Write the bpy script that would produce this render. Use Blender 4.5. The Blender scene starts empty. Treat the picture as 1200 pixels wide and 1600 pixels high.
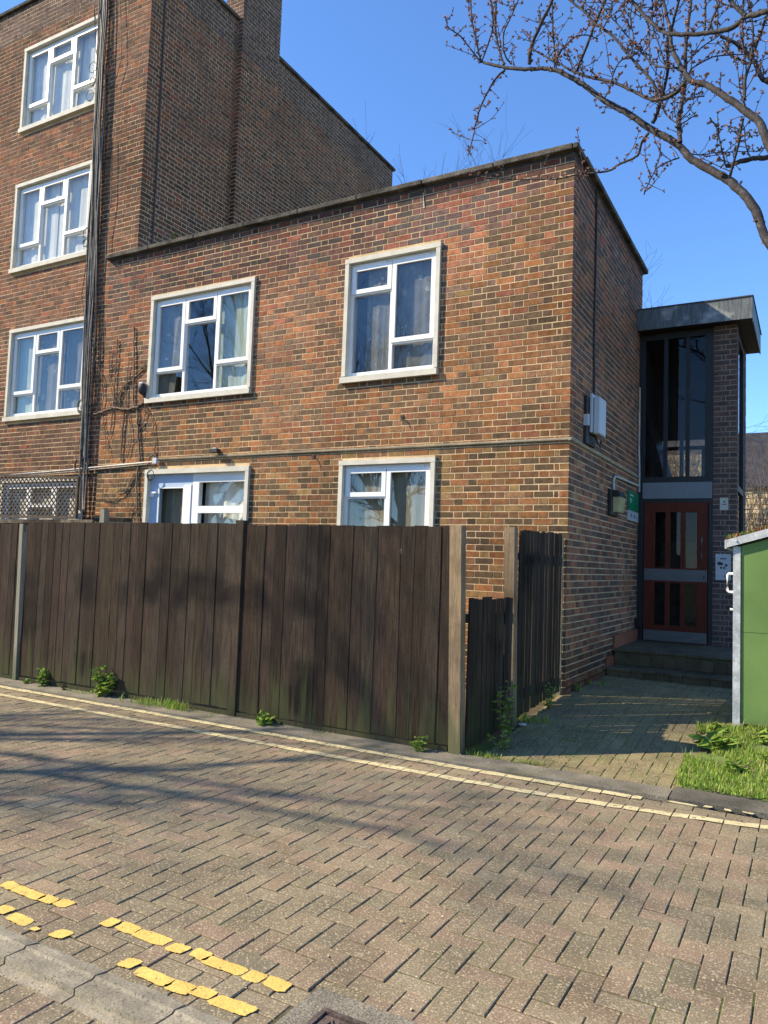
import bpy, bmesh, math, random
from mathutils import Vector, Matrix, noise as mnoise
R = math.radians
rng = random.Random(7)
scene = bpy.context.scene
COL = scene.collection

# ---------------------------------------------------------------- camera
cam_d = bpy.data.cameras.new('camera')
cam = bpy.data.objects.new('camera', cam_d); COL.objects.link(cam)
CAM = Vector((2.287, -8.082, 1.55))
rx, ux, fx = Vector((0.87167, 0.48884, 0.03509)), Vector((0.00188, -0.07494, 0.99719)), Vector((-0.49010, 0.86915, 0.06624))
m = Matrix.Identity(4)
for i in range(3):
    m[i][0] = rx[i]; m[i][1] = ux[i]; m[i][2] = -fx[i]; m[i][3] = CAM[i]
cam.matrix_world = m
cam_d.sensor_fit = 'VERTICAL'; cam_d.sensor_height = 24.0; cam_d.lens = 24.0 * 1189.4 / 1600.0
cam_d.clip_start = 0.05; cam_d.clip_end = 2000
scene.camera = cam

# ---------------------------------------------------------------- sky, sun, exposure
SUN_TO = Vector((-0.865, -0.50, 0.757)).normalized()        # direction towards the sun
world = bpy.data.worlds.new('World'); scene.world = world; world.use_nodes = True
nt = world.node_tree
bg = nt.nodes['Background']
sky = nt.nodes.new('ShaderNodeTexSky'); sky.sky_type = 'NISHITA'; sky.sun_disc = False
sky.sun_elevation = math.asin(SUN_TO.z); sky.sun_rotation = math.atan2(SUN_TO.x, SUN_TO.y)
sky.altitude = 0; sky.air_density = 1.0; sky.dust_density = 0.0; sky.ozone_density = 10.0
nt.links.new(sky.outputs[0], bg.inputs[0]); bg.inputs[1].default_value = 0.13
sd = bpy.data.lights.new('sun', 'SUN'); sd.energy = 3.8; sd.angle = R(0.53); sd.color = (1.0, 0.88, 0.67)
sun = bpy.data.objects.new('sun', sd); COL.objects.link(sun)
sun.rotation_euler = (-SUN_TO).to_track_quat('-Z', 'Y').to_euler()
vs = scene.view_settings
vs.view_transform = 'Standard'; vs.look = 'None'; vs.gamma = 1.0; vs.use_curve_mapping = False; vs.exposure = 1.18
scene.cycles.use_denoising = True
scene.cycles.max_bounces = 7; scene.cycles.transparent_max_bounces = 10

# ---------------------------------------------------------------- materials
def mat(name, col, rough=0.85, nscale=8.0, namt=0.25, fine=90.0, famt=0.15, bump=0.2, metal=0.0, tint=False,
        stretch=None, spec=0.3, blotch=None, speck=None, algae=None, bscale=None):
    """Principled material: base colour (or the pieces' own tint) times two scales of world-space noise, with a fine bump."""
    M = bpy.data.materials.new(name); M.use_nodes = True
    n = M.node_tree.nodes; l = M.node_tree.links
    p = n['Principled BSDF']; p.inputs['Roughness'].default_value = rough; p.inputs['Metallic'].default_value = metal
    p.inputs['Specular IOR Level'].default_value = spec
    geo = n.new('ShaderNodeNewGeometry'); pos = geo.outputs['Position']
    if stretch:
        mp = n.new('ShaderNodeMapping'); mp.inputs['Scale'].default_value = stretch
        l.new(pos, mp.inputs['Vector']); pv = mp.outputs[0]
    else: pv = pos
    def noi(scale, det=4.0, v=None):
        t = n.new('ShaderNodeTexNoise'); t.inputs['Scale'].default_value = scale; t.inputs['Detail'].default_value = det
        l.new(v if v is not None else pv, t.inputs['Vector']); return t.outputs['Fac']
    def rmap(s, a, b, lo=0.3, hi=0.7):
        r = n.new('ShaderNodeMapRange'); r.inputs['From Min'].default_value = lo; r.inputs['From Max'].default_value = hi
        r.inputs['To Min'].default_value = a; r.inputs['To Max'].default_value = b; l.new(s, r.inputs['Value']); return r.outputs[0]
    def mul(a, b):
        x = n.new('ShaderNodeVectorMath'); x.operation = 'MULTIPLY'; l.new(a, x.inputs[0]); l.new(b, x.inputs[1]); return x.outputs[0]
    def mix(f, a, c):
        x = n.new('ShaderNodeMix'); x.data_type = 'RGBA'; l.new(f, x.inputs['Factor']); l.new(a, x.inputs['A'])
        x.inputs['B'].default_value = (*c, 1); return x.outputs['Result']
    if tint:
        at = n.new('ShaderNodeAttribute'); at.attribute_name = 'tint'; c = at.outputs['Color']
    else:
        q = n.new('ShaderNodeRGB'); q.outputs[0].default_value = (*col, 1); c = q.outputs[0]
    n1 = noi(nscale); n2 = noi(fine, 3.0)
    c = mul(c, rmap(n1, 1 - namt, 1 + namt)); c = mul(c, rmap(n2, 1 - famt, 1 + famt))
    if blotch:      # (colour, scale, low, high): stains with their own outline
        bc, bs, lo, hi = blotch
        c = mix(rmap(noi(bs, 5.0, pos), 0, 1, lo, hi), c, bc)
    if speck:       # (colour, scale, threshold): aggregate grains
        sc_, ss, th = speck
        v = n.new('ShaderNodeTexVoronoi'); v.inputs['Scale'].default_value = ss; l.new(pos, v.inputs['Vector'])
        sp = n.new('ShaderNodeSeparateColor'); l.new(v.outputs['Color'], sp.inputs[0])
        c = mix(rmap(sp.outputs[0], 0, 0.75, th, 1.0), c, sc_)
    if algae:       # (colour, z0, z1): green growth up from the damp ground, broken by noise
        ac, z0, z1 = algae
        sx = n.new('ShaderNodeSeparateXYZ'); l.new(pos, sx.inputs[0])
        a = n.new('ShaderNodeMath'); a.operation = 'ADD'; l.new(sx.outputs[2], a.inputs[0])
        l.new(rmap(noi(2.2, 5.0), -0.45, 0.45), a.inputs[1])
        c = mix(rmap(a.outputs[0], 0.75, 0, z0, z1), c, ac)
    l.new(c, p.inputs['Base Color'])
    if bump:
        b = n.new('ShaderNodeBump'); b.inputs['Strength'].default_value = bump; b.inputs['Distance'].default_value = 0.006
        l.new(noi(bscale or fine * 0.7, 5.0), b.inputs['Height']); l.new(b.outputs[0], p.inputs['Normal'])
    return M

def glass_mat(name, ior=0.08, tintc=(0.86, 0.9, 0.88), rough=0.0, wave=0.02):
    M = bpy.data.materials.new(name); M.use_nodes = True
    n = M.node_tree.nodes; l = M.node_tree.links; n.remove(n['Principled BSDF']); out = n['Material Output']
    tr = n.new('ShaderNodeBsdfTransparent'); tr.inputs[0].default_value = (*tintc, 1)
    gl = n.new('ShaderNodeBsdfGlossy'); gl.inputs['Roughness'].default_value = rough
    lw = n.new('ShaderNodeLayerWeight'); lw.inputs['Blend'].default_value = 0.5
    pw = n.new('ShaderNodeMath'); pw.operation = 'POWER'; pw.inputs[1].default_value = 5.0; l.new(lw.outputs['Facing'], pw.inputs[0])
    fr = n.new('ShaderNodeMath'); fr.operation = 'MULTIPLY_ADD'; fr.inputs[1].default_value = 1 - ior; fr.inputs[2].default_value = ior; l.new(pw.outputs[0], fr.inputs[0])
    mx = n.new('ShaderNodeMixShader'); l.new(fr.outputs[0], mx.inputs[0]); l.new(tr.outputs[0], mx.inputs[1]); l.new(gl.outputs[0], mx.inputs[2])
    # slight waviness of old double glazing
    b = n.new('ShaderNodeBump'); b.inputs['Strength'].default_value = wave; t = n.new('ShaderNodeTexNoise'); t.inputs['Scale'].default_value = 1.6
    g = n.new('ShaderNodeNewGeometry'); l.new(g.outputs['Position'], t.inputs['Vector']); l.new(t.outputs['Fac'], b.inputs['Height'])
    l.new(b.outputs[0], gl.inputs['Normal']); l.new(mx.outputs[0], out.inputs[0])
    return M

def leaf_mat(name, col):
    M = mat(name, col, rough=0.5, nscale=20, namt=0.35, fine=60, famt=0.1, bump=0, tint=True, spec=0.4)
    n = M.node_tree.nodes; l = M.node_tree.links; p = n['Principled BSDF']; out = n['Material Output']
    t = n.new('ShaderNodeBsdfTranslucent'); mx = n.new('ShaderNodeMixShader'); mx.inputs[0].default_value = 0.35
    l.new(p.inputs['Base Color'].links[0].from_socket, t.inputs[0]); l.new(p.outputs[0], mx.inputs[1]); l.new(t.outputs[0], mx.inputs[2])
    l.new(mx.outputs[0], out.inputs[0]); return M

MT = dict(
    brick=mat('brick', (0.2, 0.1, 0.06), 0.95, 14, 0.28, 120, 0.32, 0.55, tint=True, spec=0.08),
    mortar=mat('mortar', (0.57, 0.41, 0.23), 0.95, 3, 0.2, 60, 0.2, 0.3, blotch=((0.3, 0.215, 0.12), 1.1, 0.5, 0.75), spec=0.06),
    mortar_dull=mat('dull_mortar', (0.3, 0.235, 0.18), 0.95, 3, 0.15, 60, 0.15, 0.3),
    coping=mat('coping_concrete', (0.115, 0.1, 0.08), 0.95, 5, 0.4, 45, 0.45, 0.7, blotch=((0.045, 0.042, 0.034), 4, 0.45, 0.65), spec=0.1),
    render_trim=mat('stone_surround', (0.58, 0.54, 0.44), 0.8, 6, 0.1, 70, 0.08, 0.15, blotch=((0.4, 0.35, 0.26), 5, 0.58, 0.85)),
    ledge=mat('ledge_render', (0.36, 0.31, 0.22), 0.85, 6, 0.2, 70, 0.15, 0.2),
    upvc=mat('upvc', (0.8, 0.79, 0.76), 0.35, 2, 0.04, 30, 0.02, 0, spec=0.5),
    upvc_grey=mat('blue_grey_door_paint', (0.42, 0.5, 0.63), 0.4, 2, 0.05, 30, 0.03, 0, spec=0.4),
    vent=mat('vent_white', (0.8, 0.8, 0.8), 0.4, 2, 0.03, 30, 0.02, 0),
    glass=glass_mat('window_glass', 0.06, (0.95, 0.96, 0.95)),
    glass_dark=glass_mat('stairwell_glass', 0.016, (0.8, 0.8, 0.8), 0.0, 0.0),
    curtain=mat('net_curtain', (0.74, 0.71, 0.64), 0.9, 3, 0.12, 80, 0.08, 0.1),
    curtain_grey=mat('grey_curtain', (0.15, 0.145, 0.125), 0.9, 6, 0.2, 80, 0.1, 0.1, blotch=((0.34, 0.33, 0.3), 9, 0.63, 0.7)),
    curtain_teal=mat('pale_teal_curtain', (0.4, 0.46, 0.4), 0.9, 6, 0.15, 80, 0.1, 0.1, stretch=(8, 8, 0.6)),
    curtain_beige=mat('beige_blind', (0.27, 0.235, 0.17), 0.9, 6, 0.15, 60, 0.1, 0.1, stretch=(6, 6, 0.8)),
    room=mat('room_plaster', (0.25, 0.24, 0.22), 0.9, 2, 0.1, 20, 0.05, 0),
    fence=mat('fence_board', (0.05, 0.035, 0.025), 0.8, 7, 0.4, 60, 0.35, 0.5, tint=True, stretch=(9, 9, 0.55), blotch=((0.016, 0.012, 0.010), 1.3, 0.54, 0.66), algae=((0.055, 0.06, 0.026), 0.0, 0.42), spec=0.08),
    post_pale=mat('pale_post', (0.26, 0.18, 0.1), 0.85, 7, 0.3, 60, 0.3, 0.5, stretch=(9, 9, 0.5), blotch=((0.17, 0.115, 0.06), 3, 0.5, 0.68), algae=((0.07, 0.09, 0.035), 0.1, 0.4)),
    post_grey=mat('weathered_post', (0.23, 0.21, 0.16), 0.9, 7, 0.25, 60, 0.3, 0.5, stretch=(9, 9, 0.5), algae=((0.08, 0.1, 0.05), 0.0, 0.5)),
    paver=mat('paver', (0.2, 0.16, 0.12), 0.9, 3.0, 0.2, 150, 0.3, 0.5, tint=True, speck=((0.52, 0.43, 0.27), 170, 0.8), blotch=((0.12, 0.1, 0.07), 1.1, 0.5, 0.85), spec=0.12),
    joint=mat('paver_joint_soil', (0.1, 0.08, 0.05), 0.95, 4, 0.4, 80, 0.4, 0.5, blotch=((0.085, 0.115, 0.03), 1.7, 0.45, 0.6), spec=0.05),
    paint_pale=mat('faded_yellow_paint', (0.6, 0.5, 0.27), 0.8, 6, 0.15, 120, 0.2, 0.3, blotch=((0.25, 0.205, 0.13), 24, 0.57, 0.64)),
    paint=mat('worn_yellow_paint', (0.66, 0.44, 0.11), 0.75, 8, 0.12, 120, 0.2, 0.4, blotch=((0.3, 0.23, 0.11), 34, 0.63, 0.69)),
    tarmac=mat('tarmac', (0.2, 0.175, 0.13), 0.95, 4, 0.25, 160, 0.5, 0.8, blotch=((0.085, 0.09, 0.045), 3, 0.55, 0.75), spec=0.1),
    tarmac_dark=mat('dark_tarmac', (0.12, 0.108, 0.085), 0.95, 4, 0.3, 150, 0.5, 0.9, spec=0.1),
    kerb=mat('kerb_concrete', (0.29, 0.25, 0.18), 0.92, 6, 0.3, 120, 0.25, 0.5, blotch=((0.2, 0.175, 0.13), 7, 0.5, 0.75), speck=((0.1, 0.09, 0.07), 110, 0.92), spec=0.1),
    paving=mat('pavement_slabs', (0.24, 0.19, 0.125), 0.9, 3, 0.2, 60, 0.2, 0.3),
    ground=mat('earth', (0.15, 0.12, 0.07), 0.95, 1.5, 0.4, 30, 0.4, 0.6, blotch=((0.09, 0.11, 0.035), 0.8, 0.45, 0.6)),
    soil=mat('soil', (0.1, 0.085, 0.045), 0.95, 8, 0.4, 60, 0.5, 0.8, blotch=((0.12, 0.17, 0.035), 5, 0.4, 0.55)),
    grass=leaf_mat('grass_blades', (0.1, 0.16, 0.03)),
    leaf=leaf_mat('leaves', (0.08, 0.14, 0.03)),
    bark=mat('bark', (0.036, 0.03, 0.028), 0.8, 18, 0.5, 70, 0.4, 0.9, blotch=((0.11, 0.105, 0.095), 22, 0.6, 0.74), spec=0.35),
    bark_dark=mat('dark_bark', (0.05, 0.042, 0.036), 0.95, 10, 0.4, 60, 0.3, 0.6),
    bud=mat('buds', (0.24, 0.13, 0.1), 0.7, 40, 0.3, 90, 0.2, 0, tint=True),
    vine=mat('vine_stem', (0.16, 0.115, 0.08), 0.95, 30, 0.4, 90, 0.3, 0.5),
    cable=mat('black_cable', (0.05, 0.045, 0.04), 0.55, 10, 0.4, 60, 0.3, 0.2, spec=0.4),
    cable_grey=mat('grey_cable', (0.2, 0.18, 0.15), 0.6, 10, 0.4, 60, 0.3, 0.2),
    conduit=mat('white_conduit', (0.5, 0.47, 0.4), 0.6, 5, 0.25, 50, 0.15, 0.1),
    box=mat('pale_grey_casing', (0.52, 0.53, 0.54), 0.5, 3, 0.08, 40, 0.05, 0.05),
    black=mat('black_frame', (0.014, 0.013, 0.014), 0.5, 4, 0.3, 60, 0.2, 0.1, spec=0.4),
    dark=mat('dark_casing', (0.03, 0.028, 0.026), 0.6, 4, 0.3, 60, 0.2, 0.1),
    lens=mat('yellowed_lens', (0.5, 0.42, 0.2), 0.3, 6, 0.15, 40, 0.1, 0.05, spec=0.5),
    green_sign=mat('green_sign', (0.0, 0.2, 0.075), 0.4, 3, 0.08, 30, 0.03, 0),
    white_sign=mat('white_sign', (0.5, 0.5, 0.49), 0.4, 3, 0.05, 30, 0.03, 0),
    ink=mat('sign_ink', (0.05, 0.05, 0.055), 0.5, 3, 0.05, 30, 0.03, 0),
    door=mat('red_stained_wood', (0.115, 0.022, 0.01), 0.5, 5, 0.25, 50, 0.2, 0.15, stretch=(10, 10, 0.8), spec=0.15),
    steel=mat('brushed_steel', (0.17, 0.165, 0.16), 0.6, 6, 0.15, 90, 0.1, 0.05, metal=0.85, stretch=(1, 1, 12)),
    galv=mat('galvanised_steel', (0.47, 0.47, 0.45), 0.6, 12, 0.22, 60, 0.15, 0.1, metal=0.2, blotch=((0.36, 0.37, 0.36), 20, 0.5, 0.65)),
    zinc=mat('stained_zinc', (0.13, 0.14, 0.14), 0.6, 6, 0.35, 40, 0.25, 0.15, metal=0.25, stretch=(7, 7, 0.7), blotch=((0.36, 0.36, 0.34), 3.5, 0.55, 0.68)),
    transom=mat('grey_panel', (0.2, 0.21, 0.22), 0.55, 2, 0.08, 40, 0.05, 0.02),
    green=mat('green_panel', (0.135, 0.215, 0.06), 0.6, 2, 0.1, 150, 0.08, 0.08, spec=0.2, algae=((0.1, 0.12, 0.05), 0.1, 0.5)),
    tile=mat('step_tile', (0.12, 0.1, 0.08), 0.85, 5, 0.3, 60, 0.3, 0.4, tint=True, spec=0.1, blotch=((0.09, 0.085, 0.04), 2.5, 0.5, 0.7)),
    red_tile=mat('red_skirting', (0.27, 0.085, 0.04), 0.75, 6, 0.25, 60, 0.2, 0.3),
    trellis=mat('trellis_slat', (0.085, 0.06, 0.04), 0.9, 10, 0.3, 60, 0.2, 0.2),
    iron=mat('cast_iron', (0.11, 0.08, 0.065), 0.8, 20, 0.4, 90, 0.4, 0.5, metal=0.2),
    roof=mat('roof_felt', (0.08, 0.08, 0.08), 0.95, 3, 0.2, 40, 0.2, 0.2),
    sedum=leaf_mat('sedum', (0.2, 0.15, 0.05)),
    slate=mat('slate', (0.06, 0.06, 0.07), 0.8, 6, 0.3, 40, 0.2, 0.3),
    house=mat('stock_brick', (0.16, 0.11, 0.07), 0.95, 6, 0.3, 40, 0.3, 0.3),
    stone=mat('rubble_wall', (0.5, 0.4, 0.24), 0.95, 5, 0.4, 30, 0.4, 0.5, tint=True),
)

# ---------------------------------------------------------------- mesh helpers
class MB:
    """Collects faces (with a colour each) and links them as one mesh object."""
    def __init__(s): s.v = []; s.f = []; s.c = []
    def face(s, pts, col=(1, 1, 1)):
        i = len(s.v); s.v += [tuple(p) for p in pts]; s.f.append(tuple(range(i, i + len(pts)))); s.c.append(col)
    def polys(s, vs, fs, col=(1, 1, 1)):
        i = len(s.v); s.v += [tuple(p) for p in vs]
        for f in fs: s.f.append(tuple(i + k for k in f)); s.c.append(col)
    def box(s, x0, y0, z0, x1, y1, z1, col=(1, 1, 1), bev=0.0):
        if x1 < x0: x0, x1 = x1, x0
        if y1 < y0: y0, y1 = y1, y0
        if z1 < z0: z0, z1 = z1, z0
        if not bev:
            vs = [(x, y, z) for z in (z0, z1) for y in (y0, y1) for x in (x0, x1)]
            s.polys(vs, [(0, 2, 3, 1), (4, 5, 7, 6), (0, 1, 5, 4), (2, 6, 7, 3), (0, 4, 6, 2), (1, 3, 7, 5)], col); return
        bm = bmesh.new(); bmesh.ops.create_cube(bm, size=1)
        for v in bm.verts: v.co = Vector(((x0 + x1) / 2 + v.co.x * (x1 - x0), (y0 + y1) / 2 + v.co.y * (y1 - y0), (z0 + z1) / 2 + v.co.z * (z1 - z0)))
        bmesh.ops.bevel(bm, geom=bm.edges[:], offset=bev, segments=1, affect='EDGES')
        s.addbm(bm, col)
    def addbm(s, bm, col=(1, 1, 1)):
        bm.verts.index_update(); s.polys([v.co[:] for v in bm.verts], [[v.index for v in f.verts] for f in bm.faces], col); bm.free()
    def prism(s, poly, axis, a, b, col=(1, 1, 1)):
        """poly: 2-D outline; extruded along axis from a to b."""
        def P(u, v, w): return {'x': (w, u, v), 'y': (u, w, v), 'z': (u, v, w)}[axis]
        n = len(poly); vs = [P(u, v, a) for u, v in poly] + [P(u, v, b) for u, v in poly]
        fs = [tuple(range(n)), tuple(range(2 * n - 1, n - 1, -1))] + [(i, i + n, (i + 1) % n + n, (i + 1) % n) for i in range(n)]
        s.polys(vs, fs, col)
    def tube(s, pts, rad, n=6, col=(1, 1, 1), cap=True):
        pts = [Vector(p[:3]) for p in pts]
        if not hasattr(rad, '__len__'): rad = [rad] * len(pts)
        i0 = len(s.v); up = None
        for k, p in enumerate(pts):
            t = (pts[min(k + 1, len(pts) - 1)] - pts[max(k - 1, 0)])
            if t.length < 1e-9: t = Vector((0, 0, 1))
            t.normalize()
            if up is None: up = Vector((0, 0, 1)) if abs(t.z) < 0.9 else Vector((1, 0, 0))
            a = t.cross(up)
            if a.length < 1e-6: a = t.orthogonal()
            a.normalize(); b = t.cross(a); up = -b if False else up
            for j in range(n):
                w = 2 * math.pi * j / n; q = p + (a * math.cos(w) + b * math.sin(w)) * rad[k]; s.v.append(q[:])
        for k in range(len(pts) - 1):
            for j in range(n):
                s.f.append((i0 + k * n + j, i0 + k * n + (j + 1) % n, i0 + (k + 1) * n + (j + 1) % n, i0 + (k + 1) * n + j)); s.c.append(col)
        if cap:
            s.f.append(tuple(i0 + j for j in range(n))); s.c.append(col)
            e = i0 + (len(pts) - 1) * n; s.f.append(tuple(e + j for j in range(n - 1, -1, -1))); s.c.append(col)
    def mesh(s, name, material, smooth=False):
        me = bpy.data.meshes.new(name); me.from_pydata(s.v, [], s.f)
        at = me.attributes.new('tint', 'FLOAT_COLOR', 'FACE')
        buf = []
        for c in s.c: buf += [c[0], c[1], c[2], 1.0]
        at.data.foreach_set('color', buf)
        if smooth: me.polygons.foreach_set('use_smooth', [True] * len(me.polygons))
        me.materials.append(MT[material] if isinstance(material, str) else material)
        me.update(); return me
    def build(s, name, material, parent=None, smooth=False, kind=None):
        o = bpy.data.objects.new(name, s.mesh(name, material, smooth)); COL.objects.link(o)
        if parent is not None: o.parent = parent
        if kind: o['kind'] = kind
        return o

def empty(name, loc=(0, 0, 0)):
    o = bpy.data.objects.new(name, None); COL.objects.link(o); o.location = loc; return o
def tag(o, label, cat, group=None):
    o['label'] = label; o['category'] = cat
    if group: o['group'] = group
    return o
def struct(o): o['kind'] = 'structure'; return o
def put(name, me, parent, loc=(0, 0, 0), rot=None):
    o = bpy.data.objects.new(name, me); COL.objects.link(o); o.parent = parent; o.location = loc
    if rot: o.rotation_euler = rot
    return o
def bx(name, mt, parent, *a, bev=0.0, label=None):
    b = MB(); b.box(*a, bev=bev); o = b.build(name, mt, parent)
    if label: o['label'] = label
    return o
def jit(c, a, r=rng):
    k = 1 + r.uniform(-a, a); return (c[0] * k * (1 + r.uniform(-a, a) * .3), c[1] * k, c[2] * k * (1 + r.uniform(-a, a) * .3))
def gz(y): return min(max(0.0, 0.1 * (y + 2.3)), 0.23)

# ================================================================ THE SETTING
# ground: one sheet to the horizon, rising gently behind the fence line
b = MB(); ys = [-400, -2.4, 0.0, 1.0, 500]; xs = [-500, -30, 0, 30, 500]
gzz = lambda y: gz(y) - 0.07
for i in range(4):
    for j in range(4):
        b.face([(xs[i], ys[j], gzz(ys[j])), (xs[i + 1], ys[j], gzz(ys[j])), (xs[i + 1], ys[j + 1], gzz(ys[j + 1])), (xs[i], ys[j + 1], gzz(ys[j + 1]))])
struct(b.build('ground', 'ground'))

PAV = [(0.22, 0.173, 0.108), (0.235, 0.172, 0.11), (0.205, 0.165, 0.104), (0.235, 0.185, 0.115), (0.19, 0.155, 0.1), (0.24, 0.17, 0.112)]
def paver_into(b, x0, y0, x1, y1, zf, col, g=0.0026, drop=0.0, r=rng):
    """one paver: chamfered top standing a little uneven above the joint"""
    x0 += g; x1 -= g; y0 += g; y1 -= g; c = 0.003
    dz = r.uniform(-0.003, 0.002) + drop; tx = r.uniform(-0.012, 0.012); ty = r.uniform(-0.012, 0.012); mx = (x0 + x1) / 2; my = (y0 + y1) / 2
    Z = lambda x, y, d: zf(y) + dz + tx * (x - mx) + ty * (y - my) - d
    ring = lambda k, d: [(x0 + k, y0 + k, Z(x0, y0, d)), (x1 - k, y0 + k, Z(x1, y0, d)), (x1 - k, y1 - k, Z(x1, y1, d)), (x0 + k, y1 - k, Z(x0, y1, d))]
    vs = ring(0, 0.03) + ring(0, 0.0025) + ring(c, 0)
    fs = [(8, 9, 10, 11)] + [(k, (k + 1) % 4, (k + 1) % 4 + 4, k + 4) for k in range(4)] + [(k + 4, (k + 1) % 4 + 4, (k + 1) % 4 + 8, k + 8) for k in range(4)]
    b.polys(vs, fs, col)
def paver_meshes(n, w, h, tints=None):
    out = []
    for k in range(n):
        b = MB(); paver_into(b, -w / 2, -h / 2, w / 2, h / 2, lambda y: 0.0, jit((tints or PAV)[k % len(tints or PAV)], 0.08)); out.append(b.mesh('paver', 'paver'))
    return out
PM = {0: paver_meshes(14, 0.2, 0.1), 1: paver_meshes(14, 0.1, 0.2)}
def herring(x0, x1, y0, y1):
    """(x, y, w, h) of every 2:1 paver of a right-angled herringbone, clipped to the rectangle"""
    out = []; u = 0.1
    for a in range(math.floor(x0 / u) - 2, math.ceil(x1 / u) + 2):
        for c in range(math.floor(y0 / u) - 2, math.ceil(y1 / u) + 2):
            s = (a - c) % 4
            if s == 0: r = (a * u, c * u, (a + 2) * u, (c + 1) * u)
            elif s == 3: r = (a * u, c * u, (a + 1) * u, (c + 2) * u)
            else: continue
            q = (max(r[0], x0), max(r[1], y0), min(r[2], x1), min(r[3], y1))
            if q[2] - q[0] > 0.03 and q[3] - q[1] > 0.03: out.append((q, abs((r[2] - r[0]) * (r[3] - r[1]) - (q[2] - q[0]) * (q[3] - q[1])) < 1e-6))
    return out
def seen(x, y, z, pad=0.0):
    d = Vector((x, y, z)) - CAM; t = d.dot(fx)
    if t < 0.3: return False
    return abs(d.dot(rx) / t) < 600 / 1189.4 + pad and abs(d.dot(ux) / t) < 800 / 1189.4 + pad
def lay(parent, rects, zf, most, slope=0.0, meshes=None, tints=None):
    """the most largest-looking whole pavers become parts, all others one joined part"""
    rects = [q for q in rects]
    def size(q):
        (x0, y0, x1, y1), whole = q; cx, cy = (x0 + x1) / 2, (y0 + y1) / 2
        return -1 if not whole or not seen(cx, cy, zf(cy)) else 1 / (Vector((cx, cy, zf(cy))) - CAM).length
    rects.sort(key=size, reverse=True); rest = MB()
    for k, (q, whole) in enumerate(rects):
        x0, y0, x1, y1 = q; w, h = x1 - x0, y1 - y0
        if k < most and size((q, whole)) > 0:
            put('paver', rng.choice((meshes or PM)[0 if w > h else 1]), parent, ((x0 + x1) / 2, (y0 + y1) / 2, zf((y0 + y1) / 2)), (math.atan(slope) if (slope and zf((y0+y1)/2) < 0.229) else 0, 0, 0))
        else: paver_into(rest, x0, y0, x1, y1, zf, jit(rng.choice(tints or PAV), 0.09))
    if rest.v: rest.build('paver_field', 'paver', parent, kind='stuff')

DR = (0.72, -6.2, 1.32, -5.66)          # drain frame rectangle
b = MB(); b.box(-40, -6.0, -0.06, 25, -2.52, -0.0055)
road = struct(b.build('road', 'joint'))
rects = []
for q, wh in herring(-9.5, 4.5, -6.0, -2.72):
    x0, y0, x1, y1 = q
    if x1 > DR[0] and x0 < DR[2] and y1 > DR[1] and y0 < DR[3]:
        if x0 < DR[0] - 0.03: q = (x0, y0, DR[0], y1); wh = False
        elif y1 > DR[3] + 0.03: q = (x0, DR[3], x1, y1); wh = False
        else: continue
    rects.append((q, wh))
for row in (0, 1):                       # two stretcher courses along the far edge
    x = -9.5 + row * 0.1
    while x < 4.5: rects.append(((x, -2.72 + row * 0.1, x + 0.2, -2.62 + row * 0.1), True)); x += 0.2
lay(road, rects, lambda y: 0.0, 300)

# painted double yellow lines: faded and nearly whole along the fence, worn to patches on the near side
def blob(b, cx, cy, w, h, z, n=16, ir=0.22, r=rng):
    pts = []; ph = r.uniform(0, 6)
    for k in range(n):
        a = 2 * math.pi * k / n; ca, sa = math.cos(a), math.sin(a)
        e = (abs(ca) ** 7 + abs(sa) ** 7) ** (-1 / 7); q = e * (1 - r.random() * ir * (0.3 if abs(ca) > .8 else 1) - 0.08 * (1 + math.sin(2 * a + ph)))
        pts.append((cx + w / 2 * q * ca, cy + h / 2 * q * sa, z))
    b.face(pts)
def line_y(x, base): return base + (0.0 if x < 0 else 0.045 * x * x if base < -2.7 else 0.03 * x)
for base, xe in ((-2.585, 1.27), (-2.885, 2.12)):
    b = MB(); x = -9.5
    while x < xe:
        w = min(rng.choice((0.1, 0.2, 0.2)), xe - x)
        if w > 0.03:
            y = line_y(x, base); y2 = line_y(x + w, base); g = 0.004; hh = 0.041; j = lambda: rng.uniform(-0.009, 0.009)
            b.face([(x + g, y - hh + j(), 0.0045), (x + w / 2, (y + y2) / 2 - hh + j(), 0.0045), (x + w - g, y2 - hh + j(), 0.0045), (x + w - g, y2 + hh + j(), 0.0045), (x + w / 2, (y + y2) / 2 + hh + j(), 0.0045), (x + g, y + hh + j(), 0.0045)])
        x += w
    b.build('yellow_line', 'paint_pale', road)
b = MB()
for x, y, w in ((1.52, -2.5, 0.2), (1.68, -2.47, 0.06), (1.8, -2.47, 0.05), (1.92, -2.45, 0.08)): blob(b, x, y, w, 0.05, 0.0045)
b.build('yellow_line', 'paint_pale', road)
for grp in ([(-1.3, -5.735, 2), (-1.12, -5.735, 1.2), (-0.948, -5.741, 1), (-0.809, -5.745, 2), (-0.681, -5.738, 1), (-0.59, -5.726, 1), (-0.285, -5.737, 0.8), (-0.187, -5.729, 1.2), (-0.046, -5.733, 2), (0.101, -5.739, 1), (0.209, -5.724, 1), (0.338, -5.738, 2), (0.483, -5.736, 1), (0.582, -5.731, 1.2)],
            [(-1.1, -5.915, 1.9), (-0.9, -5.92, 1), (-0.75, -5.907, 1), (-0.615, -5.923, 1.4), (-0.493, -5.942, 0.4), (-0.37, -5.912, 0.9), (0.03, -5.918, 0.8), (0.176, -5.937, 1.8), (0.305, -5.936, 1.2), (0.398, -5.916, 1), (0.534, -5.921, 1.9)]):
    b = MB()
    for x, y, s in grp: blob(b, x, y, (0.101 * s if s > 1.1 else 0.092 * max(s, .5)), 0.078 if s > .5 else .03, 0.0038, 40, 0.14)
    b.build('yellow_line', 'paint', road)

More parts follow.
